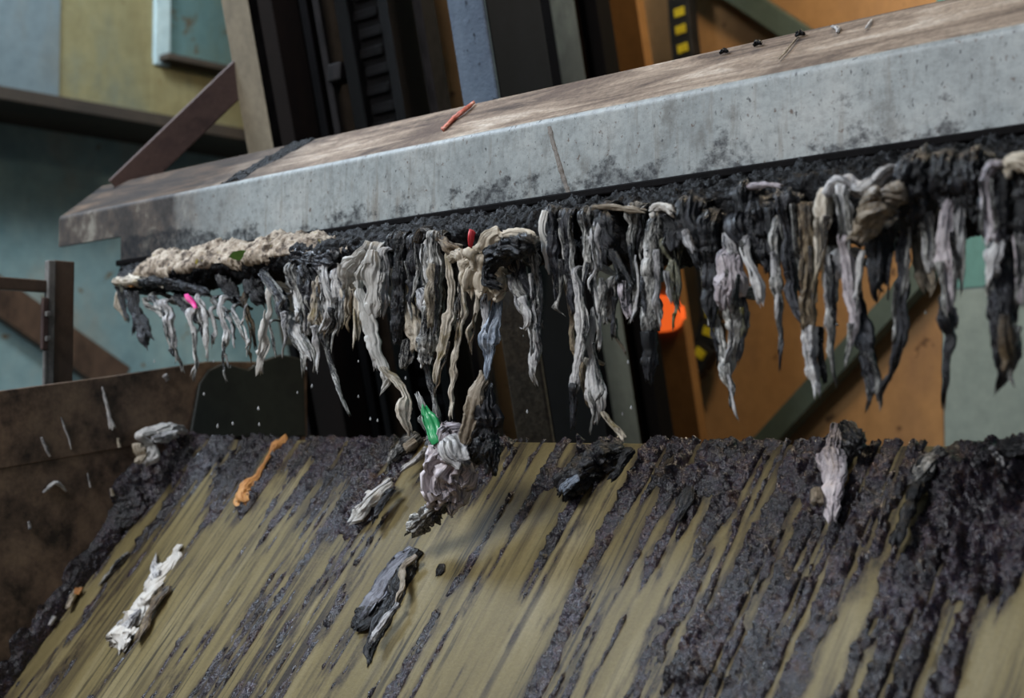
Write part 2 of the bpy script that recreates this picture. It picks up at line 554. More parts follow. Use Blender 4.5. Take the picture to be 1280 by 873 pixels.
def side_mat():
    n = NT('grimy_brown_side_plate')
    v = n.mapping('Object', (1, 1, 1))
    a = n.noise(v, 9, 7, 0.7)
    fine = n.noise(v, 90, 5, 0.7)
    col = n.ramp(a, [(0.36, lin('#2c231e')), (0.5, lin('#6b584a')), (0.66, lin('#8a7460'))])
    col = n.mix(0.5, col, n.ramp(fine, [(0.3, 0.4), (0.65, 1.0)]), 'MULTIPLY')
    n.bump(fine, 0.3, 0.004)
    return n.out(col, 0.55, 0.0, 0.45)


M['beam'] = beam_mat()
M['beam_top'] = beam_top_mat()
M['apron'] = apron_mat()
M['side'] = side_mat()
M['dark_patch_sheet'] = mottled('dark_green_black', '#1d2120', '#2c302c', '#161616', 5, 0.45, (1, 1, 1), 0.3, 0.7, 0.1, 0.5)

# ------------------------------------------------------------------ setting
YB = 1.859                                  # front face of the rake beam
ZF = EH + 0.538                             # its fold
ZBOT = EH + 0.4036                          # its lower edge
LEAN = math.tan(math.radians(13))           # the screen frame leans towards the viewer
APY, APZ, APA = 1.96, EH - 0.025, math.radians(50)
DN = Vector((0, -math.cos(APA), -math.sin(APA)))      # down the chute
APN = Vector((0, -math.sin(APA), math.cos(APA)))      # off the chute


def on_apron(x, y, h=0.0):
    return on_plane(x, y, Vector((0, APY, APZ)) + APN * h, APN)


def frame_pt(x, y, Y0):
    """point on the leaning frame plane that stands at Y0 at eye height"""
    return on_plane(x, y, (0, Y0, EH), (0, 1, LEAN))


fl = box('floor', (-9, -6, -0.1), (5, 7, 0.0), M['concrete'])
tag(fl, kind='structure')
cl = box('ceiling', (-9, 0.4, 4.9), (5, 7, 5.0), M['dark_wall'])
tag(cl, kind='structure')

XW = -5.2
w = box('wall_left', (XW - 0.15, -1.0, 0.0), (XW, 7.0, at_x(0, 108, XW).z + 0.05), M['teal_wall'])
tag(w, kind='structure')
# upper sheets of the left wall, standing proud of it
XU = -4.83
zu = at_x(0, 107, XU).z
ytop = 7.0
y75, y195, y213, y226, y300 = (at_x(x, 40, XU).y for x in (75, 192, 212, 224, 330))
ZT = zu + 1.9
up = empty('wall_left_upper', (XU, 3.0, zu), None, None)
tag(up, kind='structure')
box('sheet_panel', (XU - 0.37, -1.0, zu), (XU, y75, ZT), M['blue_wall'], up)
box('sheet_panel', (XU - 0.37, y75 + 0.004, zu), (XU - 0.006, y195, ZT), M['yellow_wall'], up)
box('corner_return', (XU - 0.37, y195 + 0.002, at_x(200, 82, XU).z), (XU + 0.008, y213, ZT), M['pale_blue'], up, 0.004)
zs = at_x(230, 80, XU).z
box('sheet_panel', (XU - 0.37, y195, zu), (XU - 0.004, ytop, zs), M['yellow_wall'], up)
box('recess_back', (XU - 0.36, y213, zs), (XU - 0.20, ytop, ZT), M['recess_teal'], up)
box('recess_sill', (XU - 0.20, y213 - 0.05, zs - 0.012), (XU + 0.07, at_x(275, 90, XU).y, zs + 0.012), M['soffit'], up, 0.003)
box('ledge', (XU - 0.40, -1.0, zu - 0.05), (XU + 0.012, ytop, zu - 0.002), M['soffit'], up, 0.004)
# diagonal brace on the left wall
p, q = at_x(-40, 345, XW + 0.03), at_x(150, 478, XW + 0.03)
bw = bar('wall_brace', p, q, 0.135, 0.05, M['rail_brown'], None, (1, 0, 0), 0.004)
tag(bw, 'brown diagonal steel brace lying against the lower left teal wall', 'brace')

# enclosure behind the machine
YO = 4.2
pl = lambda x, y, Y: frame_pt(x, y, Y)


def lean_panel(name, x0, x1, yref, Y0, d, mat, parent=None, zlo=0.0, zhi=4.2, bev=0.003, xr=None):
    """upright that leans with the screen: its front spans pixels x0..x1 at row yref on the frame plane Y0"""
    a, b = frame_pt(x0, yref, Y0), frame_pt(x1, yref, Y0)
    yl, yh = Y0 - (zlo - EH) * LEAN, Y0 - (zhi - EH) * LEAN
    return prism(name, [(a.x, yl, zlo), (b.x, yl, zlo), (b.x, yh, zhi), (a.x, yh, zhi)], (0, d, 0), mat, parent, bev)


wb_ = empty('wall_back', (-2.0, 4.2, 0), None, None)
tag(wb_, kind='structure')
xo0 = at_y(800, 300, YO).x
xo1 = at_y(1178, 470, YO).x
box('orange_sheet', (at_y(640, 300, YO).x, YO, 0), (xo1, YO + 0.05, 4.6), M['orange_panel'], wb_)
zt1 = at_y(1230, 362, YO + 0.1).z
box('grey_sheet', (xo1 + 0.002, YO + 0.004, 0), (xo1 + 2.6, YO + 0.05, zt1), M['grey_panel'], wb_)
box('teal_sheet', (xo1 + 0.002, YO, zt1), (xo1 + 2.6, YO + 0.05, 4.6), M['teal_panel'], wb_)
dk = lean_panel('wall_back_shade', 300, 760, 100, 3.25, 0.06, M['dark_wall'])  # dark sheet standing in for the shaded depth behind the frame
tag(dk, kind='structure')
# side of the dark shade sheet, towards the orange sheet

# braces in front of the orange sheet
b1 = bar('diagonal_brace', at_y(925, 590, YO - 0.06), at_y(1170, 325, YO - 0.06), 0.075, 0.06, M['brace_green'], None, (0, 1, 0), 0.004)
tag(b1, 'dark green diagonal brace on the orange sheet seen below the rake beam', 'brace')
b2 = bar('diagonal_brace', at_y(870, -42, YO - 0.06), at_y(1060, 84, YO - 0.06), 0.075, 0.06, M['brace_green'], None, (0, 1, 0), 0.004)
tag(b2, 'dark green diagonal brace on the orange sheet seen above the rake beam', 'brace')

# brown panel standing in front of the orange sheet, with its bright disc
bp = empty('brown_cover_panel', (frame_pt(800, 300, 3.75).x, 3.75 + EH * LEAN, 0),
           'wide brown painted cover panel behind the rags with a glowing orange spot low on it', 'panel')
lean_panel('panel_sheet', 722, 801, 40, 3.75, 0.04, M['brown_panel'], bp)
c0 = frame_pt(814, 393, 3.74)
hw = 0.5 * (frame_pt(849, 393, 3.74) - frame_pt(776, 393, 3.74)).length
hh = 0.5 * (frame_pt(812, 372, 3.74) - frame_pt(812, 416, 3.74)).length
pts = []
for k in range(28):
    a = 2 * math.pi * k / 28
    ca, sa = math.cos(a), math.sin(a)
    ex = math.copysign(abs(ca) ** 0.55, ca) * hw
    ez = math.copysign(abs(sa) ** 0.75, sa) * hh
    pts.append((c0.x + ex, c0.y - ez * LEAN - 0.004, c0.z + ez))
prism('glowing_spot', pts[::-1], (0, 0.03, 0), M['orange_disc'], bp, 0.004)  # emissive orange spot set on the brown sheet

# black cable chain with yellow marks (upper run and its lower bend)
ch = empty('cable_chain', tuple(at_y(850, 30, YO - 0.12)), 'black cable chain with yellow square marks hanging before the orange sheet', 'cable chain')
chain_px = [(846, -60), (851, -20), (852.5, 7), (854, 28), (856, 50), (859, 75), (863, 110), (868, 160), (874, 215), (880, 270), (886, 320), (891, 365), (893, 400), (886, 430), (872, 455), (852, 476)]
cp = [at_y(x, y, YO - 0.12) for x, y in chain_px]
dense = []
for a, b in zip(cp[:-1], cp[1:]):
    nseg = max(1, int((b - a).length / 0.062 + 0.5))
    for k in range(nseg):
        dense.append(a.lerp(b, k / nseg))
dense.append(cp[-1])
for a, b in zip(dense[:-1], dense[1:]):
    d = (b - a).normalized()
    lk = bar('chain_link', a, b + d * 0.002, 0.092, 0.05, M['black_rubber'], ch, (0, 1, 0), 0.004)
    m_ = a.lerp(b, 0.5) + Vector((0, -0.027, 0)) + Vector((0.006, 0, 0))
    bar('yellow_mark', m_ - d * 0.015, m_ + d * 0.015, 0.042, 0.006, M['yellow_mark'], lk, (0, 1, 0))

# ------------------------------------------------------------------ screen frame uprights
YFm = 2.42


def upright(name, x0, x1, xr, yref, Y0, mat, mat_r, label, cat='post', front='front_face', side='side_face', zlo=0.0):
    """leaning box post: front from x0 to x1, its right flank runs back to pixel xr"""
    a, b = frame_pt(x0, yref, Y0), frame_pt(x1, yref, Y0)
    r = at_x(xr, yref, b.x)
    d = max(0.02, (r.y - b.y))
    t = empty(name, ((a.x + b.x) / 2, Y0 + EH * LEAN, 0), label, cat)
    lean_panel(front, x0, x1, yref, Y0, d * 0.06 if mat_r is not mat else d, mat, t, zlo=zlo, bev=0.004)
    if mat_r is not mat:  # right flank takes a darker material, shade put into its colour
        yl, yh = Y0 + d * 0.06 + (EH - zlo) * LEAN, Y0 + d * 0.06 - (4.2 - EH) * LEAN
        prism(side, [(a.x, yl, zlo), (b.x - 0.001, yl, zlo), (b.x - 0.001, yh, 4.2), (a.x, yh, 4.2)], (0, d * 0.94, 0), mat_r, t, 0.003)
    return t


upright('leaning_post', 294, 327, 340, 100, YFm - 0.02, M['tan_steel'], M['grey_edge'],
        'dusty tan steel post leaning behind the far end of the rake beam', zlo=EH + 0.22)
g = empty('guide_channel', (frame_pt(370, 100, 2.6).x, 2.6 + EH * LEAN, 0), 'dark greasy guide channel next to the tan post', 'guide')
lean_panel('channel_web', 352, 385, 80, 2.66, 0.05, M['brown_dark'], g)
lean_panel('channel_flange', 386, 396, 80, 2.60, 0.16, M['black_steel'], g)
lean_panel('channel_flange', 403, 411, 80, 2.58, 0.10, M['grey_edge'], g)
# pin rack
rk = empty('pin_rack', (frame_pt(465, 80, 2.56).x, 2.56 + EH * LEAN, 0), 'dark toothed pin rack column thick with grease', 'rack')
lean_panel('side_rail', 430, 446, 80, 2.56, 0.09, M['rack_steel'], rk)
lean_panel('side_rail', 484, 496, 80, 2.56, 0.09, M['rack_steel'], rk)
lean_panel('back_strip', 446, 484, 80, 2.583, 0.06, M['rack_steel'], rk)
a, b = frame_pt(444, 80, 2.57), frame_pt(486, 80, 2.57)
for k in range(30):
    z = EH - 0.25 + k * 0.046
    y = 2.590 - (z - EH) * LEAN
    ofs = 0.012 * (k % 2)
    bar('pin', (a.x + 0.01 + ofs, y, z), (b.x - 0.022 + ofs, y, z), 0.030, 0.030, M['rack_steel'], rk, (0, 1, 0), 0.008)
bk = frame_pt(416, 90, 2.57)
bb = box('joint_block', (bk.x - 0.025, bk.y, bk.z - 0.024), (bk.x + 0.03, bk.y + 0.05, bk.z + 0.024), M['grey_edge'], g, 0.005)
lp = lean_panel('edge_strip', 526, 535, 60, 2.62, 0.05, M['grey_edge'])
tag(lp, 'thin worn grey strip between the pin rack and the brown sheet', 'strip')
ip = lean_panel('inner_sheet', 531, 600, 60, 2.85, 0.03, M['orange_panel'])
tag(ip, 'narrow brown sheet between the dark rack and the wet blue-grey post', 'sheet')
upright('leaning_post', 561, 606, 682, 20, YFm, M['blue_post'], M['navy_shade'],
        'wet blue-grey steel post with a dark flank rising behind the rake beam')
upright('leaning_post', 690, 720, 723, 20, 3.2, M['green_post'], M['brown_dark'],
        'grey-green steel post beside the wide brown cover panel')
for (x0, x1, nm, lab) in ((462, 476, 'brown_bar', 'dim brown vertical bar in the dark screen opening, nearer the far wall'),
                          (506, 520, 'brown_bar', 'dim brown vertical bar in the dark screen opening, nearer the wet blue-grey post')):
    o = lean_panel(nm, x0, x1, 460, 3.1, 0.04, M['brown_dark'], zhi=EH + 0.5)
    tag(o, lab, 'bar', 'brown bars in the dark screen opening')
pp = lean_panel('steel_edge_post', 372, 379, 490, 2.47, 0.03, M['grey_edge'], zhi=EH + 0.33)
tag(pp, 'thin dark upright at the far corner of the grimy side plate', 'post')

# guard frame at the far left
XG = -3.06
gf = empty('guard_frame', tuple(at_x(76, 480, XG)), 'rusty brown guard frame standing on the grimy side plate by the teal wall', 'guard frame')
P = lambda x, y, X=XG: at_x(x, y, X)


def xbox(name, x0, y0, x1, y1, mat, t, X=XG, bev=0.003):
    a, b = at_x(x0, y0, X), at_x(x1, y1, X)
    return box(name, (X - t, min(a.y, b.y), min(a.z, b.z)), (X, max(a.y, b.y), max(a.z, b.z)), mat, gf, bev)


xbox('post', 68, 325, 91, 497, M['rail_brown'], 0.03)
xbox('lit_post_edge', 61, 325, 67.5, 497, M['rod_steel'], 0.02, XG + 0.004)  # lit side of the post, its light put into a paler colour
xbox('rail', -60, 341, 66, 366, M['rail_brown'], 0.025, XG - 0.004)
xbox('hinge_plate', 54, 372, 61, 438, M['dark_rust'], 0.012, XG + 0.006)
a, b = P(56.5, 438), P(56.5, 497)
bar('rod', (XG, a.y, a.z), (XG, a.y, b.z), 0.010, 0.010, M['rod_steel'], gf, (0, 1, 0), 0.003)
for yy in (393, 424):
    c = P(57, yy)
    box('bolt', (XG + 0.006, c.y - 0.006, c.z - 0.006), (XG + 0.016, c.y + 0.006, c.z + 0.006), M['rod_steel'], gf, 0.002)

# ------------------------------------------------------------------ chute: side plate and apron
XS = -2.985
sp = empty('side_plate', (XS, 1.7, 0), 'grimy brown steel side plate bounding the far side of the chute', 'plate')
top = [at_x(x, y, XS) for x, y in ((-90, 507), (0, 489), (150, 469), (262, 452), (384, 453))]
seam = [at_x(x, y, XS) for x, y in ((384, 545), (180, 556), (0, 587), (-90, 602))]
nb = 0.02
prism('upper_plate', top[::-1] + [Vector(s) + Vector((0, 0, 0.001)) for s in seam[::-1]], (-nb, 0, 0), M['side'], sp, 0.002)
low = [Vector(s) - Vector((0.003, 0, -0.001)) for s in seam]
prism('lower_plate', low + [Vector((XS - 0.003, seam[-1].y, 0)), Vector((XS - 0.003, seam[0].y, 0))], (-nb, 0, 0), M['side'], sp, 0.002)
rb = [at_x(x, y, XS + 0.012) for x, y in ((238, 547), (250, 480), (262, 462), (280, 454), (310, 462), (325, 452), (352, 443), (380, 449), (383, 546))]
rs = prism('dark_patch', rb, (-0.010, 0, 0), M['dark_patch_sheet'], sp, 0.003)  # thin dark greenish patch over the plate's far end
tag(rs, 'dark patch at the far end of the plate')

AX0, AX1, AL = XS, -0.30, 1.25
ap = empty('chute_apron', (-1.7, APY + DN.y * AL, APZ + DN.z * AL), 'olive steel chute apron streaked with dragged muck below the hanging rags', 'chute')
e = Vector((0, APY, APZ))
prism('apron_plate', [Vector((AX0, 0, 0)) + e, Vector((AX1, 0, 0)) + e, Vector((AX1, 0, 0)) + e + DN * AL, Vector((AX0, 0, 0)) + e + DN * AL], -APN * 0.012, M['apron'], ap, 0.002)
box('back_stiffener', (AX0, APY + 0.03, APZ - 0.30), (AX1, APY + 0.05, APZ - 0.03), M['brown_dark'], ap, 0.002)
for xx in (-2.9, -0.5):
    box('support_leg', (xx, APY - 0.02, 0), (xx + 0.06, APY + 0.05, APZ - 0.12), M['brown_dark'], ap, 0.002)

# muck on the apron: where it lies thick (photo points turned into chute coordinates)
CTRL = '''240 575 .95;300 570 .75;360 572 .62;420 575 .6;480 575 .7;560 575 .55;620 575 .8;680 570 .5;720 585 .95;780 575 .75;850 580 .9;900 575 .85;960 575 .55;1030 575 .9;1090 575 .62;1150 575 .7;1220 580 .95;1270 580 1
180 600 .9;230 600 .8;200 630 .65;130 640 .9;180 650 .45;220 640 .1;300 625 .6;350 630 .35;400 630 .35;460 630 .85;510 620 .2;560 630 .1;600 630 .35;650 630 .62;700 630 .5;760 620 .62;830 635 .7;900 635 .85;950 630 .35;1010 630 .85;1080 630 .85;1150 640 .62;1220 650 1;1270 640 1
90 700 .9;120 700 .4;180 700 .0;250 690 .05;300 690 .12;340 690 .0;400 690 .1;450 680 .45;500 690 .15;560 690 .1;620 690 .3;680 690 .5;720 690 .5;770 700 .35;830 690 .55;880 700 .12;920 700 .62;970 700 .65;1030 700 .58;1080 700 .8;1140 700 .85;1210 700 .95;1270 700 .95
45 770 .85;80 770 .1;150 770 .0;200 770 .0;250 770 .05;310 760 .2;370 770 .1;420 770 .25;470 770 .2;530 770 .1;600 770 .25;660 770 .45;710 770 .5;770 770 .1;820 770 .2;870 760 .65;930 770 .62;980 770 .6;1020 780 .35;1080 780 .65;1150 780 .85;1210 770 .8;1260 790 .3
12 840 .8;50 840 .15;150 840 .02;250 840 .15;330 840 .1;400 840 .2;500 840 .2;600 840 .2;700 840 .35;760 840 .1;810 840 .15;860 840 .8;900 840 .55;960 840 .5;1010 840 .35;1060 840 .6;1120 840 .8;1180 840 .85;1250 840 .3'''
cp_, cv_ = [], []
for r in CTRL.replace('\n', ';').split(';'):
    x, y, v = r.split()
    p = on_apron(float(x), float(y))
    cp_.append((p.x, (p - e).dot(DN)))
    cv_.append(float(v))
cp_ = np.array(cp_)
cv_ = np.array(cv_)
HEAPS = [(205, 575, .05, .040), (232, 565, .035, .030), (465, 625, .05, .018), (445, 655, .03, .016), (735, 580, .035, .022), (1050, 570, .03, .022),
         (1235, 640, .06, .022), (1265, 600, .05, .028), (1160, 590, .03, .02), (310, 628, .022, .016), (845, 600, .03, .012), (905, 590, .04, .014), (1215, 715, .04, .014),
         (860, 835, .03, .014), (690, 600, .02, .012), (130, 650, .03, .018), (100, 700, .02, .014), (60, 760, .02, .014), (25, 820, .02, .016), (1010, 600, .03, .012)]


def muck_height(X, S):
    num = np.zeros_like(X)
    den = np.full_like(X, 1e-9)
    for (a, b), v in zip(cp_, cv_):
        wgt = np.exp(-((X - a) ** 2 / 0.045 ** 2 + (S - b) ** 2 / 0.060 ** 2))
        num += wgt * v
        den += wgt
    d = num / den
    warp = 0.006 * (fbm(X * 9, S * 6, 5, 3) - 0.5)
    U = X + warp + 0.02 * S
    st = 0.46 * vn(U * 30, S * 2.0, 1) + 0.32 * vn(U * 75, S * 3.6, 2) + 0.22 * vn(U * 170, S * 7, 3)
    st = sst(0.24, 0.76, st)
    br = fbm(X * 80, S * 22, 4, 4)
    d = d - 0.03 * sst(-2.0, -1.5, X)
    m = d * 0.92 + 0.95 * (st - 0.5) + 0.75 * (br - 0.5)
    mask = sst(0.455, 0.58, m)
    lump = fbm(X * 78, S * 60, 7, 4)
    rid = np.abs(fbm(X * 170, S * 130, 9, 3) - 0.5) * 2
    big = fbm(X * 26, S * 18, 8, 3)
    h = mask * (0.50 + 0.50 * sst(0.25, 0.8, d)) * (0.0008 + 0.030 * np.clip(lump - 0.38, 0, 1) + 0.005 * rid + 0.018 * np.clip(big - 0.42, 0, 1) * sst(0.5, 0.9, d))
    for (x, y, r, a) in HEAPS:
        p = on_apron(x, y)
        c = (p.x, (p - e).dot(DN))
        gsn = np.exp(-(((X - c[0]) / r) ** 2 + ((S - c[1]) / (r * 1.25)) ** 2))
        h += a * gsn * (0.15 + 1.7 * np.clip(lump - 0.12, 0, 1)) * (gsn * (0.35 + 1.3 * br) > 0.10 + 0.25 * (1 - mask))
    h += mask * 0.0016 * (fbm(X * 330, S * 300, 12, 2) - 0.35)
    return np.where(h > 0.0006, h, -0.0012), sst(0.10, 0.46, m) * (0.5 + 0.7 * br)


nx, ns = 1100, 350
gx = np.linspace(AX0 + 0.004, -0.32, nx)
gs = np.linspace(-0.010, 0.93, ns)
GX, GS = np.meshgrid(gx, gs, indexing='ij')
H, GR = muck_height(GX, GS)
H[:, 0] = -0.004
V = np.empty((nx, ns, 3))
V[..., 0] = GX
V[..., 1] = APY + GS * DN.y + H * APN.y
V[..., 2] = APZ + GS * DN.z + H * APN.z
ii = np.arange(nx * ns).reshape(nx, ns)
Q = np.stack([ii[:-1, :-1], ii[:-1, 1:], ii[1:, 1:], ii[1:, :-1]], -1).reshape(-1, 4)
keep = (H.ravel()[Q] > 0).any(1)
Q = Q[keep]
used, inv = np.unique(Q, return_inverse=True)
# the scraped face of the plate itself, with the thin film of grime left on it
sx_, ss_ = slice(0, None, 2), slice(5, None, 2)
fx_, fs_, fg_ = GX[sx_, ss_], GS[sx_, ss_], GR[sx_, ss_]
FV = np.stack([fx_, APY + fs_ * DN.y + 0.0006 * APN.y, APZ + fs_ * DN.z + 0.0006 * APN.z], -1)
jj = np.arange(fx_.size).reshape(fx_.shape)
FQ = np.stack([jj[:-1, :-1], jj[:-1, 1:], jj[1:, 1:], jj[1:, :-1]], -1).reshape(-1, 4)
sf = mesh_obj('scraped_face', FV.reshape(-1, 3), FQ, M['apron'], ap, True)
ga = sf.data.attributes.new('grime', 'FLOAT', 'POINT')
ga.data.foreach_set('value', fg_.ravel().astype(np.float32))
mk = mesh_obj('wet_muck', V.reshape(-1, 3)[used], inv.reshape(-1, 4), M['muck'], None, True)
tag(mk, 'plum-black lumpy wet muck dragged in streaks down the olive chute apron', 'muck', kind='stuff')

# muck smeared up the side plate along the apron
ny, nz = 420, 90
gu = np.linspace(-0.03, 0.95, ny)
gv = np.linspace(0, 0.14, nz)
GU, GV = np.meshgrid(gu, gv, indexing='ij')
ms = sst(0.42, 0.60, 0.95 - GV * 8.5 + 1.1 * (fbm(GU * 12, GV * 14, 21, 4) - 0.5) - 0.5 * (GU < 0.15) * (0.15 - GU) / 0.15)
hp = 0.040 * np.exp(-(GV / 0.055) ** 2 - ((GU - 0.10) / 0.17) ** 2) * (0.5 + 1.0 * fbm(GU * 60, GV * 60, 27, 3)) + 0.012 * np.exp(-(GV / 0.04) ** 2)
hh_ = np.where(ms > 0.02, hp * ms + ms * (0.0008 + 0.010 * np.clip(fbm(GU * 60, GV * 60, 23, 4) - 0.3, 0, 1) * np.exp(-GV * 18)), -0.002)
V = np.empty((ny, nz, 3))
V[..., 0] = XS + hh_
V[..., 1] = APY + GU * DN.y + GV * APN.y
V[..., 2] = APZ + GU * DN.z + GV * APN.z
ii = np.arange(ny * nz).reshape(ny, nz)
Q = np.stack([ii[:-1, :-1], ii[1:, :-1], ii[1:, 1:], ii[:-1, 1:]], -1).reshape(-1, 4)
Q = Q[(hh_.ravel()[Q] > 0).any(1)]
used, inv = np.unique(Q, return_inverse=True)
mk2 = mesh_obj('side_muck', V.reshape(-1, 3)[used], inv.reshape(-1, 4), M['muck'], None, True)
tag(mk2, 'black muck smeared up the grimy side plate along the chute edge', 'muck', kind='stuff')

# ------------------------------------------------------------------ rake beam
bmE = empty('rake_beam', (-2.4, YB, ZF), 'long galvanised rake beam with a dusty sloping top, hung with rags', 'beam')
SL = math.atan2(0.0950, 0.12)


def extrude_profile(name, prof, x0, x1, mat, nxs, parent, wob=0.0, smooth=True):
    xs = np.linspace(x0, x1, nxs)
    n = len(prof)
    V = np.empty((nxs, n, 3))
    for k, (y, z) in enumerate(prof):
        V[:, k, 0] = xs
        V[:, k, 1] = y + wob * (fbm(xs * 6, np.full(nxs, z * 14), 31, 3) - 0.5)
        V[:, k, 2] = z
    idx = np.arange(nxs * n).reshape(nxs, n)
    F = []
    for i in range(nxs - 1):
        for k in range(n):
            j = (k + 1) % n
            F.append([int(idx[i, k]), int(idx[i + 1, k]), int(idx[i + 1, j]), int(idx[i, j])])
    F.append([int(v) for v in idx[0, :]])
    F.append([int(v) for v in idx[-1, ::-1]])
    return mesh_obj(name, V.reshape(-1, 3), F, mat, parent, False)


def bent(z0):
    R = 0.016
    outer = [(YB, z0), (YB, ZF - 0.06 if z0 < ZF - 0.07 else z0 + 0.01)]
    for k in range(7):
        a = k / 6 * (math.pi / 2 - SL)
        outer.append((YB + R - R * math.cos(a), ZF - R * 0.55 + R * math.sin(a)))
    return outer


def plate_profile(z0, t=0.012):
    o = bent(z0)
    ye, ze = o[-1]
    inner = [(y + t, z - t * 0.4) for y, z in o[::-1]]
    inner[-1] = (YB + t, z0)
    return o + inner


XE = -3.13
f1 = extrude_profile('face_plate', plate_profile(ZBOT), XE, 0.35, M['beam'], 160, bmE, 0.003)
f2 = extrude_profile('end_lip', plate_profile(ZF - 0.075), -3.43, XE, M['beam'], 14, bmE, 0.002)
yk, zk = bent(ZBOT)[-1]
dyt = 0.12
z2 = ZF + 0.0950
tp = [(yk, zk), (YB + dyt, z2), (YB + dyt + 0.004, z2 - 0.010), (yk + 0.008, zk - 0.012)]
t1 = extrude_profile('top_plate', tp, -3.43, 0.35, M['beam_top'], 160, bmE, 0.002)
box('back_web', (XE, YB + 0.095, ZBOT + 0.01), (0.35, YB + 0.107, z2 - 0.03), M['dark_rust'], bmE, 0.002)
box('bottom_plate', (XE + 0.003, YB + 0.013, ZBOT), (0.35, YB + 0.107, ZBOT + 0.008), M['dark_rust'], bmE, 0.001)
box('lower_lip', (XE - 0.004, YB - 0.012, ZBOT - 0.014), (0.35, YB + 0.05, ZBOT), M['black_steel'], bmE, 0.003)
box('tooth_plate', (-2.95, YB - 0.085, ZBOT - 0.058), (0.35, YB + 0.02, ZBOT - 0.050), M['black_steel'], bmE, 0.002)
# weld bead down the face
wp = [at_y(x, y, YB - 0.001) for x, y in ((686, 158), (690, 176), (695, 192), (701, 214), (707, 232), (711, 244))]
pts = []
rng = np.random.default_rng(3)
for a, b in zip(wp[:-1], wp[1:]):
    for k in range(5):
        pts.append(a.lerp(b, k / 5))
V, F = [], []
for i, p in enumerate(pts):
    r = 0.0050 * (0.8 + 0.5 * rng.random())
    for k in range(7):
        a = math.pi * k / 6
        V.append((p.x - r * math.cos(a), p.y - 0.3 * r * math.sin(a) + 0.0008, p.z))
for i in range(len(pts) - 1):
    for k in range(6):
        F.append([i * 7 + k, i * 7 + k + 1, i * 7 + 8 + k, i * 7 + 7 + k])
mesh_obj('weld_bead', V, F, M['weld'], bmE, True)
# brace from the far end of the beam to the tan post, and the arms to the frame
p = at_y(150, 240, YB + 0.115)
q = frame_pt(312, 84, YFm + 0.02)
bar('brace_bar', p, q, 0.080, 0.022, M['dark_rust'], bmE, (-0.35, 0.6, 0.55), 0.003)
for xx in (-2.2, -1.1):
    box('carrier_arm', (xx, YB + 0.10, ZBOT + 0.03), (xx + 0.06, YFm + 0.02, ZBOT + 0.10), M['black_steel'], bmE, 0.003)

# muck crust under the beam: a lumpy skirt wrapped round the tooth plate
def skirt(name, x0, x1, prof_fn, nxs, nprof, amp, freq, mat, seed, parent=None):
    xs = np.linspace(x0, x1, nxs)
    base = np.array([prof_fn(x) for x in xs])           # nxs, k, 2
    k = base.shape[1]
    tt = np.linspace(0, k - 1, nprof)
    i0 = np.clip(tt.astype(int), 0, k - 2)
    fr = (tt - i0)[None, :, None]
    P2 = base[:, i0] * (1 - fr) + base[:, i0 + 1] * fr
    dyz = np.gradient(P2, axis=1)
    nrm = np.stack([-dyz[..., 1], dyz[..., 0]], -1)
    nrm /= np.linalg.norm(nrm, axis=-1, keepdims=True) + 1e-9
    L = np.cumsum(np.linalg.norm(np.diff(P2, axis=1, prepend=P2[:, :1]), axis=-1), 1)
    XX = np.repeat(xs[:, None], nprof, 1)
    dsp = amp * (1.25 * (fbm(XX * freq, L * freq, seed, 4) - 0.35) + 0.8 * np.abs(fbm(XX * freq * 2.6, L * freq * 2.6, seed + 3, 3) - 0.5) + 1.3 * (fbm(XX * freq * .28, L * freq * .28, seed + 5, 2) - .5))
    P2 = P2 - nrm * dsp[..., None]
    V = np.concatenate([XX[..., None], P2], -1)
    ii = np.arange(nxs * nprof).reshape(nxs, nprof)
    Q = np.stack([ii[:-1, :-1], ii[1:, :-1], ii[1:, 1:], ii[:-1, 1:]], -1).reshape(-1, 4)
    return mesh_obj(name, V.reshape(-1, 3), Q, mat, parent, True)


def prof_grease(x):
    r = 0.045 * float(sst(-2.2, -1.4, np.array(x))) + 0.02 * float(vn(np.array(x * 11.0), np.array(0.5), 40)) - 0.01
    E = EH
    P_ = [(YB + 0.004, E + .392), (YB - .008, E + .389), (YB - .020, E + .382), (YB - .036, E + .373), (YB - .066, E + .364), (YB - .090, E + .352),
          (YB - .096, E + .336), (YB - .084, E + .318 - r), (YB - .045, E + .306 - r), (YB - .010, E + .322), (YB + .03, E + .340)]
    a = 0.12 + 0.88 * float(sst(-3.11, -2.95, np.array(x)))
    return [(YB + (y - YB) * a, E + .392 + (z - E - .392) * (0.45 + 0.55 * a)) for y, z in P_]


gr = skirt('muck_crust', XE + 0.012, 0.33, prof_grease, 1300, 64, 0.013, 105, M['grease'], 51)
tag(gr, 'black lumpy muck crusted along the underside of the rake beam', 'muck', kind='stuff')


def prof_pulp(x):
    a = float(sst(-2.95, -2.86, np.array(x)) * (1 - sst(-2.32, -2.16, np.array(x))))
    u = 0.020 * a * float(0.5 + vn(np.array(x * 15.0), np.array(3.5), 44)) - 0.012 * (1 - a)
    E = EH
    return [(YB - .034, E + .352), (YB - .040, E + .368 + u), (YB - .062, E + .366 + u), (YB - .084, E + .355 + u * .6), (YB - .092 - u * .4, E + .346),
            (YB - .090, E + .339), (YB - .080, E + .336)]


pu = skirt('paper_pulp', -2.955, -2.14, prof_pulp, 480, 44, 0.017, 62, M['pulp'], 61)
tag(pu, 'beige matted paper pulp lying along the far half of the rag row', 'pulp', kind='stuff')


# dark crumbly muck dragged across the far part of the beam top
def top_pt(X, v, h):
    return (X, yk + v * dyt - h * math.sin(SL), zk + v * (z2 - zk) + h * math.cos(SL))


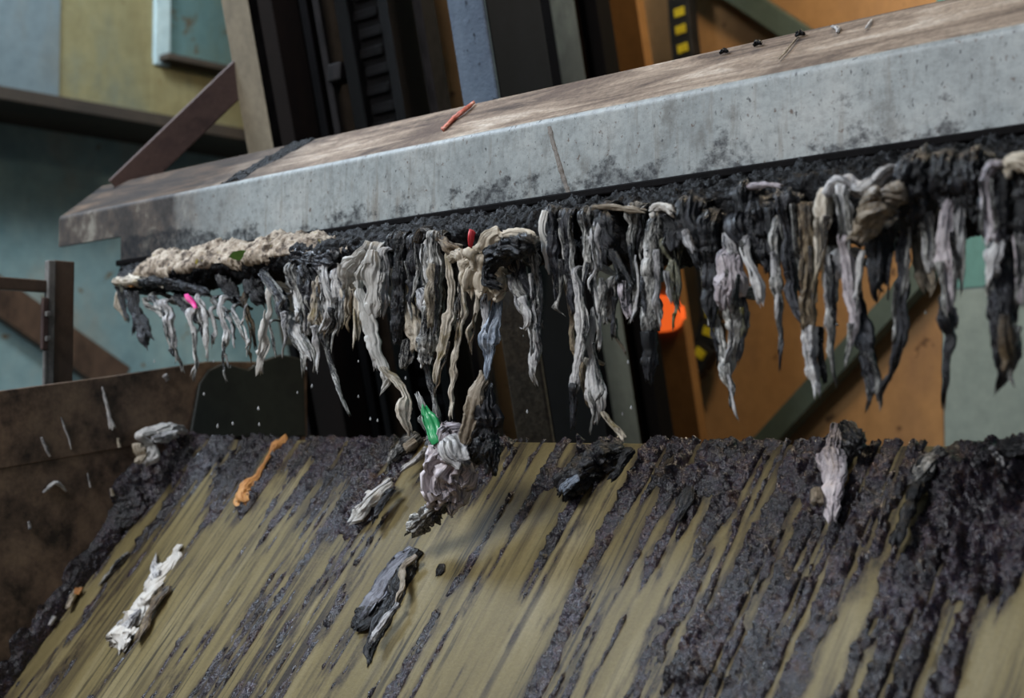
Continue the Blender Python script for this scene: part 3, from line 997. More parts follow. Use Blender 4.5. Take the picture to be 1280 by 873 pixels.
xa_, xb_ = -2.82, -2.48
gx2 = np.linspace(xa_, xb_, 110)
gv2 = np.linspace(0.0, 1.0, 60)
G1, G2 = np.meshgrid(gx2, gv2, indexing='ij')
c_ = -2.70 + 0.13 * G2
m2 = np.exp(-((G1 - c_) / 0.045) ** 2) + 0.9 * (fbm(G1 * 34, G2 * 4, 71, 4) - 0.5)
mh = sst(0.42, 0.62, m2)
hh2 = np.where(mh > 0.02, mh * (0.0008 + 0.012 * np.clip(fbm(G1 * 110, G2 * 13, 73, 4) - 0.3, 0, 1)), -0.002)
V = np.stack([G1, yk + (YB + dyt - yk) * G2 - hh2 * math.sin(SL), zk + G2 * (z2 - zk) + hh2 * math.cos(SL)], -1)
ii = np.arange(110 * 60).reshape(110, 60)
Q = np.stack([ii[:-1, :-1], ii[1:, :-1], ii[1:, 1:], ii[:-1, 1:]], -1).reshape(-1, 4)
Q = Q[(hh2.ravel()[Q] > 0).any(1)]
used, inv = np.unique(Q, return_inverse=True)
mt = mesh_obj('top_muck', V.reshape(-1, 3)[used], inv.reshape(-1, 4), M['grease'], None, True)
tag(mt, 'black crumbly muck dragged across the far part of the beam top', 'muck', kind='stuff')

# ------------------------------------------------------------------ rags
def catmull(P, n):
    P = np.asarray(P, float)
    if len(P) == 2:
        t = np.linspace(0, 1, n)[:, None]
        return P[0] * (1 - t) + P[1] * t
    d = np.concatenate([[0], np.cumsum(np.linalg.norm(np.diff(P[:, :3], axis=0), axis=1))])
    d /= d[-1]
    Q = np.vstack([2 * P[0] - P[1], P, 2 * P[-1] - P[-2]])
    out = []
    for t in np.linspace(0, 1, n):
        i = min(int(np.searchsorted(d, t, 'right')) - 1, len(P) - 2)
        i = max(i, 0)
        u = (t - d[i]) / max(d[i + 1] - d[i], 1e-9)
        p0, p1, p2, p3 = Q[i], Q[i + 1], Q[i + 2], Q[i + 3]
        out.append(0.5 * ((2 * p1) + (-p0 + p2) * u + (2 * p0 - 5 * p1 + 4 * p2 - p3) * u * u + (-p0 + 3 * p1 - 3 * p2 + p3) * u ** 3))
    return np.array(out)


def cloth_tube(P, W, wdir, thick, k, seed, jag=1.0, density=1.0):
    """crumpled, lengthwise-folded wet strip along P with half widths W: verts, faces, uvs"""
    rg = np.random.default_rng(seed)
    length = float(np.linalg.norm(np.diff(np.asarray(P, float), axis=0), axis=1).sum())
    ns = int(np.clip(length / 0.0028 * density, 14, 110))
    wm = max(W)
    nt = 40 if wm > 0.0055 else 24
    if wm > 0.014:
        nt = 64
    C = catmull(np.column_stack([np.asarray(P, float), np.asarray(W, float)]), ns)
    w = np.maximum(C[:, 3], 0.0008)
    C = C[:, :3]
    s = np.linspace(0, length, ns)
    u = s / length
    sd = float(rg.random() * 90)
    wd = np.array(wdir, float)
    C = C + np.outer((vn(s * 38, s * 0 + sd, 1) - 0.5) * 0.55 * w + (vn(s * 150, s * 0 + sd, 4) - 0.5) * 0.15 * w, wd) * jag
    C[:, 1] += (vn(s * 45, s * 0 + sd, 2) - 0.5) * 0.010 * jag
    w = w * (1 + jag * (0.75 * (vn(s * 65, s * 0 + sd, 3) - 0.48) + 0.22 * (vn(s * 210, s * 0 + sd, 6) - 0.5)))
    T = np.gradient(C, axis=0)
    T /= np.linalg.norm(T, axis=1, keepdims=True) + 1e-12
    A = wd[None] - T * (T @ wd)[:, None]
    A /= np.linalg.norm(A, axis=1, keepdims=True) + 1e-12
    B = np.cross(T, A)
    # the strip twists on its way down
    ang = jag * (1.5 if thick < 0.6 else 0.9) * (vn(s * 16, s * 0 + sd, 9) - 0.5)
    A, B = A * np.cos(ang)[:, None] + B * np.sin(ang)[:, None], B * np.cos(ang)[:, None] - A * np.sin(ang)[:, None]
    th = np.linspace(0, 2 * math.pi, nt, endpoint=False)
    TH, S = np.meshgrid(th, s, indexing='xy')
    cx, sx = np.cos(TH), np.sin(TH)
    tw = (rg.random() - 0.5) * 22
    ph = rg.random() * 6
    # folds: ridged noise stretched along the strip, plus crumples
    rad = wm / 0.010
    f1 = 1 - np.abs(2 * fbm(cx * 2.1 * rad ** 0.5 + sd, sx * 2.1 * rad ** 0.5 + S * 6 + tw * 0.1 * S, 5, 4) - 1) * 2.0
    f2 = 1 - np.abs(2 * fbm(cx * 4.6 * rad ** 0.5 + sd, sx * 4.6 * rad ** 0.5 + S * 13, 7, 3) - 1) * 2.0
    f3 = fbm(cx * 3.2 + sd + 40, sx * 3.2 + S * 80, 8, 3) - 0.5
    if thick >= 0.75:                       # bunched, crumpled cloth rather than a hanging strip
        f1 = 1 - np.abs(2 * fbm(cx * 2.4 + sd, sx * 2.4 + S * 75, 5, 3) - 1) * 2.2
        f2 = 1 - np.abs(2 * fbm(cx * 4.2 + sd, sx * 4.2 + S * 130, 7, 2) - 1) * 2.0
        f3 = f3 * 2.2
    r = 0.92 + 0.28 * (f1 - 0.3) + 0.26 * (f2 - 0.3) + 0.28 * f3
    r += 0.05 * np.sin(k * TH + ph + tw * S)
    pleat = 0.8 * (np.abs(2 * fbm(cx * 2.3 * rad ** 0.5 + sd + 20, S * 7 + sd, 11, 3) - 1) - 0.25) + 0.5 * (fbm(cx * 2.6 + sd, S * 42, 8, 3) - 0.5)
    WA = w[:, None] * cx * np.clip(r, 0.35, 1.45)
    WB = w[:, None] * (thick * sx * r + pleat * min(0.8, thick + 0.2))
    V = C[:, None, :] + A[:, None, :] * WA[..., None] + B[:, None, :] * WB[..., None]
    # torn foot: some folds end earlier than others
    tear = (vn(cx * 2.4 + sd, sx * 2.4 + sd, 13) - 0.62) * np.clip((u[:, None] - 0.55) / 0.45, 0, 1) ** 2
    V = V + T[:, None, :] * (tear * min(0.022, 0.28 * length) * jag * 1.6)[..., None]
    V = V.reshape(-1, 3)
    idx = np.arange(ns * nt).reshape(ns, nt)
    n1 = np.roll(idx, -1, 1)
    Q = np.stack([idx[:-1], idx[1:], n1[1:], n1[:-1]], -1).reshape(-1, 4)
    F = Q.tolist()
    V = np.vstack([V, C[:1] - T[:1] * w[0] * 0.3, C[-1:] - T[-1:] * w[-1] * 0.5])
    a, b = ns * nt, ns * nt + 1
    for j in range(nt):
        F.append([int(idx[0, j]), int(n1[0, j]), a])
        F.append([int(n1[-1, j]), int(idx[-1, j]), b])
    circ = 2 * math.pi * float(np.mean(w)) * 0.75
    U = np.column_stack([(np.abs(TH - math.pi) / math.pi * circ * 0.5).ravel(), S.ravel()])
    U = np.vstack([U, [[0, 0], [0, length]]])
    return V, F, U


YR = YB - 0.088
SEED = [100]


def px_path(pts, dy, plane=None, lift=0.0):
    P, W = [], []
    for i, q in enumerate(pts):
        x, y, w = q[:3]
        d = dy + (q[3] if len(q) > 3 else 0)
        p = on_apron(x, y, lift + (q[3] if len(q) > 3 else 0)) if plane == 'apron' else (at_x(x, y, XS + lift) if plane == 'side' else at_y(x, y, YR + d))
        P.append(tuple(p))
        W.append(w * depth(p) / FPX * (0.82 if plane is None and x < 345 else 1.0))
    return P, W


def strip(name, mat, pts, parent=None, dy=0.0, thick=0.5, k=3, hook=False, plane=None, lift=0.004, jag=1.0, base=None):
    SEED[0] += 1
    rg = np.random.default_rng(SEED[0])
    P, W = px_path(pts, dy, plane, lift)
    if plane == 'apron':
        wd = Rt - APN * Rt.dot(APN)
        d = Vector(P[-1]) - Vector(P[0])
        wd = d.cross(APN).normalized()
    else:
        a = (rg.random() - 0.5) * 0.7
        wd = Vector((math.cos(YAW + a), math.sin(YAW + a), 0))
        d = (Vector(P[-1]) - Vector(P[0])).normalized()
        if abs(d.dot(wd)) > 0.75:
            wd = Vector((0, 0, 1))
    if hook:
        p0 = np.array(P[0])
        P = [tuple(p0 + np.array((0, 0.05, 0.000))), tuple(p0 + np.array((0, 0.018, 0.008)))] + P
        W = [W[0] * 0.6, W[0] * 0.95] + W
    V, F, U = cloth_tube(P, W, tuple(wd.normalized()), thick, k, SEED[0], jag)
    return mesh_obj(name, V, F, M[mat], parent, True, U, base)


def rag(label, mat, pts, dy=0.0, thick=0.5, k=3, hook=True, parts=(), group='rags hanging from the rake beam', name='hanging_rag', cat='rag', plane=None, jag=1.0, lift=0.004):
    """a rag: one mesh, or an Empty with a body and its strands, folds and patches"""
    ylen = pts[-1][1] - pts[0][1]
    wmax = max(q[2] for q in pts)
    rg = np.random.default_rng(len(label) * 131 + int(pts[0][0]) * 7)
    auto = []
    if plane is None and name == 'hanging_rag' and ylen > 45 and wmax > 3.5 and thick < 0.75:
        for q in range(2 if wmax > 6 else 1):
            side = rg.choice((-1, 1)) if q == 0 else -side
            i0 = int(rg.integers(0, max(1, len(pts) - 2)))
            i1 = min(len(pts), i0 + 3)
            st = [(x + side * (0.55 + 0.35 * rg.random()) * w + (rg.random() - .5) * 3, y + rg.random() * 4, max(1.5, w * (0.26 + 0.2 * rg.random()))) for x, y, w in [p_[:3] for p_ in pts[i0:i1]]]
            x, y, w = st[-1]
            st.append((x + (rg.random() - .5) * 7, y + 5 + rg.random() * 16, 1.3))
            m2 = {'white': 'mid', 'mid': ['white', 'dark'][q % 2], 'dark': 'mid', 'black': 'dark', 'beige': ['brown', 'beige'][q % 2], 'pink': 'mid'}.get(mat, mat)
            auto.append(('strand', m2, st, {'dy': dy - 0.007, 'thick': 0.5}))
    parts = list(parts) + auto
    if not parts:
        o = strip(name, mat, pts, None, dy, thick, k, hook, plane, lift, jag=jag)
        return tag(o, label, cat, group)
    p0 = px_path(pts[:1], dy, plane)[0][0]
    t = empty(name, p0, label, cat, group)
    strip('body', mat, pts, t, dy, thick, k, hook, plane, lift, jag=jag)
    for nm, m, pp, kw in parts:
        strip(nm, m, pp, t, **{'dy': dy - 0.008, 'thick': thick, 'k': k, 'plane': plane, 'jag': jag, **kw, **({'lift': kw.get('lift', .006) + lift} if plane else {})})
    return t


# ---- far (left) end of the row
rag('pale tan flap at the very end of the rag row, behind a short black rag', 'tan', [(150, 362, 4), (152, 385, 7), (157, 400, 5)], .03, .3)
rag('short black rag tip at the very end of the rag row', 'black', [(150, 358, 5), (154, 376, 5), (158, 390, 4), (161, 399, 2)], -.005)
rag('longest black twisted rag near the far end, curling over the pale wall', 'black', [(163, 362, 7), (169, 385, 7), (175, 402, 8), (181, 420, 8), (185, 434, 4)], -.01, .6, 3, True,
    [('strand', 'black', [(178, 395, 4), (186, 413, 4), (191, 422, 2)], {})])
rag('pale bundled rag end capping the tooth row with yellow and orange scraps', 'beige', [(147, 352, 7), (158, 352, 9), (172, 352, 9), (190, 352, 7), (205, 356, 6)], -.012, .7, 3, False,
    [('scrap', 'orange_rag', [(158, 355, 3), (166, 358, 3)], {}), ('scrap', 'yellowish', [(150, 356, 3), (153, 366, 2)], {})])
rag('dark rag lying along the tooth row above the magenta strip', 'black', [(180, 350, 8), (210, 354, 9), (240, 360, 8), (262, 368, 6)], -.010, .7, 4, False)
rag('grey slanting strip running inward beside the longest black rag', 'mid', [(180, 378, 4), (195, 388, 4), (212, 399, 3)], .0)
rag('white rag strip with a black tip, first long pale one from the far end', 'white', [(205, 380, 6), (211, 398, 7), (214, 420, 5), (216, 438, 4.5)], -.012, .5, 3, True,
    [('tip', 'black', [(214, 437, 3.5), (217, 446, 2)], {}), ('strand', 'mid', [(217, 415, 3), (221, 440, 3), (226, 464, 2.5)], {'dy': 0})])
rag('grey rag strip just past the white one with the black tip', 'mid', [(190, 370, 5), (203, 384, 4.5), (210, 394, 3)], -.015)
rag('thin grey strand with a curled foot, below and before the magenta strip', 'white', [(238, 392, 5), (241, 415, 3), (243, 440, 2.6), (245, 457, 2.6), (240, 472, 2)], -.01)
rag('dark rag hanging right behind the magenta strip', 'dark', [(225, 368, 11), (238, 385, 10), (250, 402, 6), (255, 420, 3)], .01)
o = rag('short magenta plastic strip caught among the dark rags', 'white', [(233, 368, 3), (238, 376, 3.4), (244, 385, 3.2)], -.03, .25, 2, False, name='plastic_strip', cat='strip', group=None)
o.data.materials[0] = M['magenta']
rag('pale grey strip touching the magenta strip', 'white', [(247, 372, 4), (254, 388, 4), (258, 412, 3), (259, 432, 2.2)], -.02)
rag('dripping strand ending in a bead, beyond the magenta strip', 'mid', [(256, 400, 3), (258, 430, 2.2), (260, 447, 1.6)], 0)
rag('short white strand beside the dripping one', 'white', [(264, 388, 4), (267, 412, 3), (267, 431, 2)], -.005)
rag('white knotted strand with a clear drip hanging under the paper pulp', 'white', [(276, 376, 4), (280, 405, 4), (283, 424, 6), (280, 436, 2), (282, 454, 1)], -.012)
rag('slanting grey strip under the paper pulp', 'mid', [(268, 375, 4), (280, 388, 4), (290, 405, 3), (295, 424, 2)], 0)
rag('grey strand with a hooked foot under the paper pulp', 'mid', [(290, 385, 4), (299, 405, 3), (306, 425, 2.4), (308, 443, 1.8)], -.005)
rag('dark rag mass under the thick middle of the paper pulp', 'black', [(282, 345, 12), (288, 365, 11), (296, 380, 7)], .015, .7)
rag('dark rag mass under the green leaf', 'black', [(318, 345, 13), (322, 362, 12), (330, 380, 7)], .015, .7)
rag('slim white plastic sliver leaning to the side below the green leaf', 'white', [(310, 380, 1.6), (306, 393, 2), (303, 405, 2)], -.01, .4, 2, False, name='plastic_sliver', cat='sliver', group=None)
rag('beige drip-stained strand behind the slim white sliver', 'brown', [(305, 370, 5), (312, 400, 4), (316, 432, 2.5)], .02)
rag('clean flat white strip slanting out, cut square at its foot', 'clean', [(337, 362, 5), (336, 384, 4.6), (332, 410, 5), (328, 440, 5.4), (323, 467, 6)], -.02, .22, 2)
rag('thin grey strand close beside the clean flat white strip', 'mid', [(337, 405, 2.4), (341, 425, 2.4), (344, 444, 1.8)], 0)
rag('dark rag with pale bent tail between the flat white strip and the broad grey strip', 'dark', [(328, 340, 6), (340, 356, 7), (350, 372, 7), (355, 392, 5)], -.015, .6, 3, True,
    [('tail', 'white', [(355, 390, 4), (357, 408, 3), (357, 424, 2), (353, 444, 1.4)], {})])
rag('broad grey strip slanting down to a blunt end', 'white', [(350, 372, 5), (360, 392, 7), (370, 412, 8), (380, 432, 8.5), (386, 447, 7)], .0, .25, 3)
rag('grey wrinkled rag above the broad slanting grey strip', 'mid', [(366, 338, 10), (372, 365, 9), (377, 392, 6), (378, 412, 3)], -.02)
rag('black speckled rag with pale foot beside the grey wrinkled rag', 'dark', [(384, 335, 10), (390, 355, 9), (392, 375, 8), (391, 392, 5)], -.022, .7, 3, True,
    [('foot', 'white', [(386, 385, 4), (384, 405, 4), (383, 420, 3)], {'dy': -.012})])
rag('pale rag drawn to a thin tail with a reddish drop', 'beige', [(399, 350, 7), (398, 378, 6), (398, 402, 8), (393, 420, 5)], -.018, .45, 4, True,
    [('tail', 'white', [(395, 408, 6), (396, 428, 3.5), (398, 462, 2.4)], {})])
rag('white sheet-like rag whose long thin tail trails towards the chute', 'white', [(404, 335, 7), (409, 362, 7), (412, 385, 10), (410, 402, 11), (404, 418, 6)], -.024, .3, 4, True,
    [('tail', 'mid', [(402, 418, 4), (408, 442, 3), (419, 474, 3), (428, 496, 2.6), (438, 517, 1.6)], {'dy': -.02})])
rag('short pale rag between the white sheet-like rag and the plastic film', 'white', [(421, 345, 7), (424, 372, 6), (425, 395, 4), (421, 416, 2.4)], -.02)
rag('beige rag stub left of the plastic film hood', 'beige', [(434, 340, 7), (435, 370, 7), (433, 398, 5)], -.01)
rag('narrow pale rag peeping out under the plastic film hood', 'beige', [(445, 355, 7), (447, 385, 5), (447, 402, 4), (446, 420, 2.5)], -.012)
rag('dark ragged heads bunched under the pale pulp next to the film hood', 'dark', [(370, 325, 10), (395, 326, 11), (420, 326, 10)], -.012, .8, 4, False)

# ---- middle
rag('thin white translucent film draped like a hood with a long torn tail', 'film', [(465, 311, 9), (455, 318, 13), (445, 330, 16), (438, 345, 13), (434, 358, 8)], -.035, .35, 4, True,
    [('lobe', 'film', [(468, 314, 8), (470, 335, 10), (468, 362, 11), (466, 385, 7), (466, 394, 3)], {'dy': -.045, 'thick': .3}),
     ('tail', 'film', [(446, 352, 6), (455, 375, 6), (461, 400, 7), (467, 428, 7), (474, 452, 7), (481, 472, 5), (477, 490, 2)], {'dy': -.038, 'thick': .3}),
     ('strand', 'white', [(463, 405, 3.5), (466, 440, 3.5), (467, 460, 2)], {'dy': -.03}),
     ('frayed_end', 'beige', [(480, 460, 4), (490, 474, 4.5), (500, 488, 6), (508, 505, 7), (509, 522, 7), (511, 540, 5)], {'dy': -.035})])
rag('short clean white finger of cloth beside the film hood', 'white', [(479, 316, 6), (480, 340, 5), (480, 370, 5), (477, 392, 4)], -.03)
rag('small beige strip between the white finger and the black rod-like rag', 'beige', [(489, 335, 5), (490, 360, 4), (490, 378, 2.5)], -.01)
rag('straight black rod-like rag, blunt and rough as a stick', 'black', [(499, 300, 8), (499, 335, 7), (498, 370, 7), (497, 405, 6.5), (496, 430, 4)], -.03, .75, 2, True, (), jag=.5)
rag('black rag stub behind the straight rod-like rag', 'black', [(490, 298, 7), (490, 325, 7), (491, 355, 5)], -.005, .6)
rag('slim black rag with a pale beige skirt and wet grey tip', 'dark', [(514, 298, 8), (516, 325, 7), (516, 352, 6), (515, 380, 5)], -.02, .6, 3, True,
    [('skirt', 'beige', [(510, 355, 6), (511, 385, 8), (515, 412, 9), (519, 438, 5)], {'dy': -.015, 'thick': .4}), ('tip', 'mid', [(511, 425, 6), (509, 448, 6), (507, 462, 4)], {'dy': -.012})])
rag('wet whitish wad stuck between the slim black rag and the thick speckled one', 'white', [(522, 362, 6), (528, 376, 8), (528, 393, 5)], -.04, .5, 3, False)
rag('dark rag rising to a peak beside the thick speckled rag', 'dark', [(527, 290, 6), (524, 315, 6), (527, 345, 5), (530, 362, 4)], -.02)
rag('cloth strap arching from peak to shoulder over the speckled rag', 'brown', [(523, 304, 4), (528, 288, 5), (542, 295, 5.5), (556, 303, 6), (566, 314, 6)], -.035, .5, 3, False)
rag('thick pale rag speckled black, drawn down to a long stringy tail', 'mid', [(543, 300, 8), (543, 330, 9), (540, 365, 9), (537, 400, 9), (535, 435, 10), (534, 458, 8)], -.035, .7, 4, True,
    [('tail', 'mid', [(533, 450, 6), (536, 470, 4), (541, 490, 4), (546, 512, 3.5), (550, 535, 2.4)], {'dy': -.035}), ('patch', 'beige', [(541, 330, 5), (540, 370, 6), (537, 410, 5)], {'dy': -.047, 'thick': .4})])
rag('slim white rag between the peaked dark rag and the speckled one', 'white', [(533, 305, 4), (531, 330, 4), (531, 355, 3)], -.035)
rag('brown-stained rag hanging straight behind the speckled rag', 'brown', [(552, 325, 6), (553, 365, 5), (551, 405, 5), (547, 445, 3), (543, 475, 2)], -.015)
rag('long pale buff rag tapering to the speckled tail', 'beige', [(562, 312, 6), (563, 345, 6), (560, 385, 6), (556, 425, 5.5), (549, 458, 4), (543, 482, 2.5)], -.028)
rag('yellowed knot of cloth beside the pleated cream cloth', 'beige', [(562, 325, 6), (570, 318, 7), (578, 322, 6), (578, 340, 5)], -.04, .8, 3, False)
rag('longest stringy beige rag, tail reaching down to the falling clump', 'beige', [(576, 328, 6), (579, 352, 5.5), (580, 380, 6), (577, 405, 5.5), (571, 435, 4.5), (566, 468, 4), (563, 496, 3), (565, 520, 2)], -.045)
rag('small translucent grey scrap behind the longest stringy rag', 'mid', [(575, 372, 2.5), (573, 392, 4), (567, 408, 5)], -.01, .3)
rag('narrow beige ribbon below the pleated cream cloth', 'beige', [(598, 366, 2.6), (594, 390, 3), (590, 410, 3.4), (587, 427, 4)], -.03, .35)
rag('broad pleated cream cloth swept forward over the rake', 'cream', [(640, 292, 7), (622, 294, 11), (611, 310, 17), (606, 332, 22), (605, 352, 23), (606, 370, 16)], -.065, .28, 7, True)
o = rag('small bright red plastic tag beside the pleated cream cloth', 'white', [(591, 289, 6), (590, 300, 5), (588, 308, 3)], -.045, .2, 2, False, name='plastic_tag', cat='tag', group=None)
o.data.materials[0] = M['red_tag']
rag('bluish wet rag hanging in two folds beneath the cream cloth', 'blue', [(622, 362, 5), (621, 385, 6), (617, 408, 9), (612, 430, 9), (610, 450, 5), (610, 466, 2.4)], -.04, .5, 3, True,
    [('fold', 'white', [(607, 368, 4.5), (608, 395, 5), (606, 420, 4)], {'dy': -.045})])
rag('glossy black cloth curled like a horn over the pleated cream cloth', 'black', [(664, 306, 12), (650, 308, 15), (634, 314, 15), (620, 324, 12), (611, 338, 9), (612, 352, 8), (622, 357, 5)], -.085, .85, 4, False)
rag('pale beige crest of cloth lying above the black horn', 'cream', [(632, 294, 7), (648, 291, 8), (662, 292, 7), (668, 302, 4)], -.07, .6, 4, False)
rag('grey fanned rag under the black horn with a hooked little tail', 'mid', [(643, 326, 8), (648, 348, 12), (655, 370, 10), (662, 390, 7), (667, 402, 4)], -.05, .45, 5, True,
    [('hooked_tail', 'white', [(652, 372, 4), (659, 390, 4), (660, 402, 3), (655, 411, 2), (650, 410, 1.4)], {'dy': -.06})])
rag('upright grey rag at the edge of the black horn', 'mid', [(667, 306, 7), (670, 340, 6), (671, 375, 6), (671, 405, 4)], -.045)
rag('paired white tails hanging straight beneath the upright grey rag', 'white', [(664, 392, 5), (666, 425, 6), (667, 455, 5), (667, 478, 2)], -.04, .4, 3, False,
    [('tail', 'white', [(672, 400, 5), (674, 430, 4.5), (673, 452, 3)], {'dy': -.035})])
rag('dark rag outlined by a crisp white edge fold', 'dark', [(691, 268, 10), (692, 295, 10), (695, 322, 8), (697, 350, 6), (696, 380, 3)], -.03, .5, 3, True,
    [('edge_fold', 'clean', [(680, 264, 6), (678, 288, 4.5), (681, 312, 4.5), (684, 342, 3)], {'dy': -.045})])
rag('dark narrow rag reaching a brown tail that trails far down', 'dark', [(707, 270, 9), (710, 305, 8), (714, 345, 6), (717, 390, 3.5)], -.025, .5, 3, True,
    [('tail', 'brown', [(706, 345, 3), (712, 385, 4), (717, 430, 4), (728, 468, 4), (738, 504, 2.4)], {'dy': -.015})])
rag('long smooth white rag with a blackened tip at its foot', 'white', [(719, 340, 4), (723, 368, 5), (726, 398, 6), (725, 428, 6), (721, 458, 5.5), (718, 485, 5)], -.035, .5, 3, True,
    [('tip', 'dark', [(718, 480, 4.8), (715, 508, 4.6), (714, 534, 3)], {'dy': -.035})])
rag('white rag strip leaning behind the long smooth white one, ending in a flat triangle', 'white', [(742, 390, 4.5), (739, 425, 5), (740, 455, 6), (745, 485, 9), (748, 505, 9), (743, 527, 4)], -.015, .22, 2, True,
    [('stem', 'beige', [(750, 512, 3), (764, 530, 3.4), (781, 549, 3.6)], {'dy': -.01})])
rag('beige ribbon crossing behind the flat white triangle', 'beige', [(729, 455, 4), (733, 478, 4.4), (738, 502, 3)], 0, .3)
rag('dark grey cloth folded over the rake with a pale lower edge', 'black', [(752, 262, 9), (757, 285, 11), (764, 312, 11), (774, 338, 10), (779, 354, 8)], -.055, .5, 4, True,
    [('pale_edge', 'pink', [(780, 352, 8), (783, 375, 6), (789, 398, 4)], {'dy': -.05})])
rag('grey folded rag beside the dark folded cloth', 'mid', [(733, 268, 10), (735, 295, 10), (738, 325, 7), (735, 346, 4)], -.05, .5, 4)
rag('slim white fold between the grey rag and the dark folded cloth', 'white', [(746, 280, 5), (747, 312, 5.5), (748, 334, 4)], -.065)
rag('thin white string hanging free below the dark folded cloth', 'white', [(743, 340, 4), (746, 372, 4), (749, 405, 2.6), (749, 437, 2)], -.045, .5, 3, True,
    [('strand', 'mid', [(752, 348, 4), (753, 368, 4), (750, 392, 2.4)], {})])
rag('speckled pale tab of cloth with a beige hooked tail', 'mid', [(768, 352, 7), (764, 372, 9), (761, 392, 8), (761, 404, 5)], -.035, .4, 3, True,
    [('hooked_tail', 'brown', [(768, 398, 3), (772, 420, 2.8), (782, 440, 1.6)], {'dy': -.03})])
rag('cloth strap stretched sideways over the tooth row before the orange lamp', 'tan', [(742, 260, 5), (762, 259, 5), (785, 262, 5), (804, 264, 5)], -.06, .6, 3, False)
rag('narrow grey double ribbon hanging before the orange lamp', 'mid', [(791, 262, 7), (790, 288, 7), (791, 318, 4), (793, 350, 4), (793, 385, 5), (787, 397, 4)], -.045)
rag('dark rag stub filling the gap beside the narrow double ribbon', 'dark', [(802, 265, 6), (801, 290, 5), (799, 312, 3)], -.01)

# ---- near (right) half
rag('bright white curl of cloth crowning a grey rag near the orange lamp', 'clean', [(818, 272, 4), (817, 262, 5), (825, 257, 5), (834, 259, 5), (841, 266, 3)], -.085, .8, 3, False)
rag('straight grey rag hanging across the orange lamp, dark at the foot', 'mid', [(818, 275, 8), (816, 310, 10), (815, 345, 10), (815, 385, 9), (814, 420, 8)], -.055, .4, 4, True,
    [('foot', 'dark', [(814, 415, 7.5), (814, 445, 7), (813, 478, 6)], {'dy': -.055})])
rag('blue-black cloth bulging beside the white curl', 'black', [(832, 268, 9), (838, 288, 11), (844, 312, 10)], -.07, .7, 4)
rag('short yellow-streaked rag hanging before the edge of the orange lamp', 'yellowish', [(838, 305, 9), (842, 335, 8), (845, 360, 6), (847, 386, 3)], -.05, .5, 3, True,
    [('strand', 'white', [(835, 340, 4.5), (837, 362, 4.5), (839, 378, 3)], {})])
rag('black cloth mass sagging just past the orange lamp', 'black', [(862, 262, 14), (868, 288, 15), (876, 315, 12), (882, 338, 7)], -.05, .7, 4, True,
    [('pale_fold', 'white', [(855, 288, 4), (860, 302, 5), (868, 314, 4)], {'dy': -.085})])
rag('long black rag pointing straight down over the cable chain', 'black', [(888, 275, 15), (890, 310, 12), (891, 345, 10), (890, 375, 8), (889, 398, 4)], -.06, .7, 4, True,
    [('edge', 'mid', [(880, 330, 5), (884, 355, 5.5), (886, 385, 5), (888, 405, 4)], {'dy': -.055})])
rag('grey rag drawn out to a fine point, lowest before the orange sheet', 'mid', [(889, 375, 6), (895, 405, 6.5), (901, 435, 7), (907, 465, 6), (913, 488, 4), (917, 506, 1.6)], -.045)
rag('white smeared cloth patch over the grey pointed rag', 'pink', [(914, 315, 10), (915, 340, 13), (911, 365, 15), (909, 385, 9)], -.065, .3, 4, True,
    [('upper_fold', 'white', [(908, 290, 6), (912, 305, 8), (915, 322, 8)], {'dy': -.07})])
rag('speckled dark rag bulging behind the white smeared patch', 'mid', [(921, 370, 9), (922, 400, 11), (919, 430, 10), (913, 455, 6), (909, 470, 3)], -.04, .5, 4, True,
    [('yellow_edge', 'yellowish', [(929, 385, 3), (931, 410, 4), (928, 425, 3)], {'dy': -.045})])
rag('black cloth bunch above the white slanting strand', 'black', [(925, 250, 16), (930, 275, 15), (938, 305, 11), (946, 330, 6)], -.055, .7, 4)
rag('white strand slanting out to a square foot before the orange sheet', 'white', [(931, 300, 6), (936, 322, 6), (945, 342, 6), (951, 360, 6), (952, 378, 3)], -.075, .4, 3)
rag('pale ridge of cloth lying on top of the tooth row, brightest on the near half', 'pink', [(930, 235, 5), (945, 232, 6), (962, 231, 5), (974, 233, 3)], -.05, .6, 3, False)
rag('second black cloth bunch, next to the pale ridge', 'black', [(950, 258, 15), (956, 290, 13), (962, 325, 9), (966, 345, 6)], -.05, .7, 4)
rag('thin grey rag with a whisker-thin dripping end', 'mid', [(969, 278, 6), (970, 315, 6.5), (971, 350, 7), (974, 378, 5), (975, 405, 2.6), (976, 441, 1.4)], -.065)
rag('broad slate-black rag beside the thin dripping one', 'dark', [(985, 255, 13), (986, 290, 12), (988, 325, 10), (990, 360, 9), (996, 385, 6), (1004, 402, 3)], -.06, .6, 4)
rag('brownish wrinkled rag ending in a long white soaked foot', 'brown', [(1008, 265, 9), (1010, 305, 9), (1010, 345, 9), (1009, 385, 9), (1010, 412, 8)], -.06, .6, 4, True,
    [('soaked_foot', 'white', [(1011, 408, 8), (1012, 440, 7), (1016, 470, 7), (1023, 492, 5)], {'dy': -.06}), ('flap', 'black', [(1022, 410, 5), (1026, 445, 4), (1029, 480, 2.4)], {'dy': -.045})])
rag('dark gap-filling rag behind the brownish wrinkled one', 'black', [(1000, 262, 12), (1002, 300, 10), (1004, 350, 7)], -.02, .6)
rag('cream bar of cloth with a yellow stain hanging from the white loop', 'beige', [(1030, 240, 9), (1028, 268, 9), (1027, 300, 7), (1025, 335, 4)], -.085, .45, 4)
rag('grey ribbon tapering to two thin points past the white soaked foot', 'mid', [(1036, 318, 6), (1036, 355, 7), (1038, 395, 7), (1039, 425, 5), (1041, 455, 3), (1043, 480, 2)], -.06)
rag('pale translucent blot of cloth between two ribbons', 'white', [(1050, 318, 9), (1046, 335, 11), (1040, 350, 6)], -.055, .3, 3)
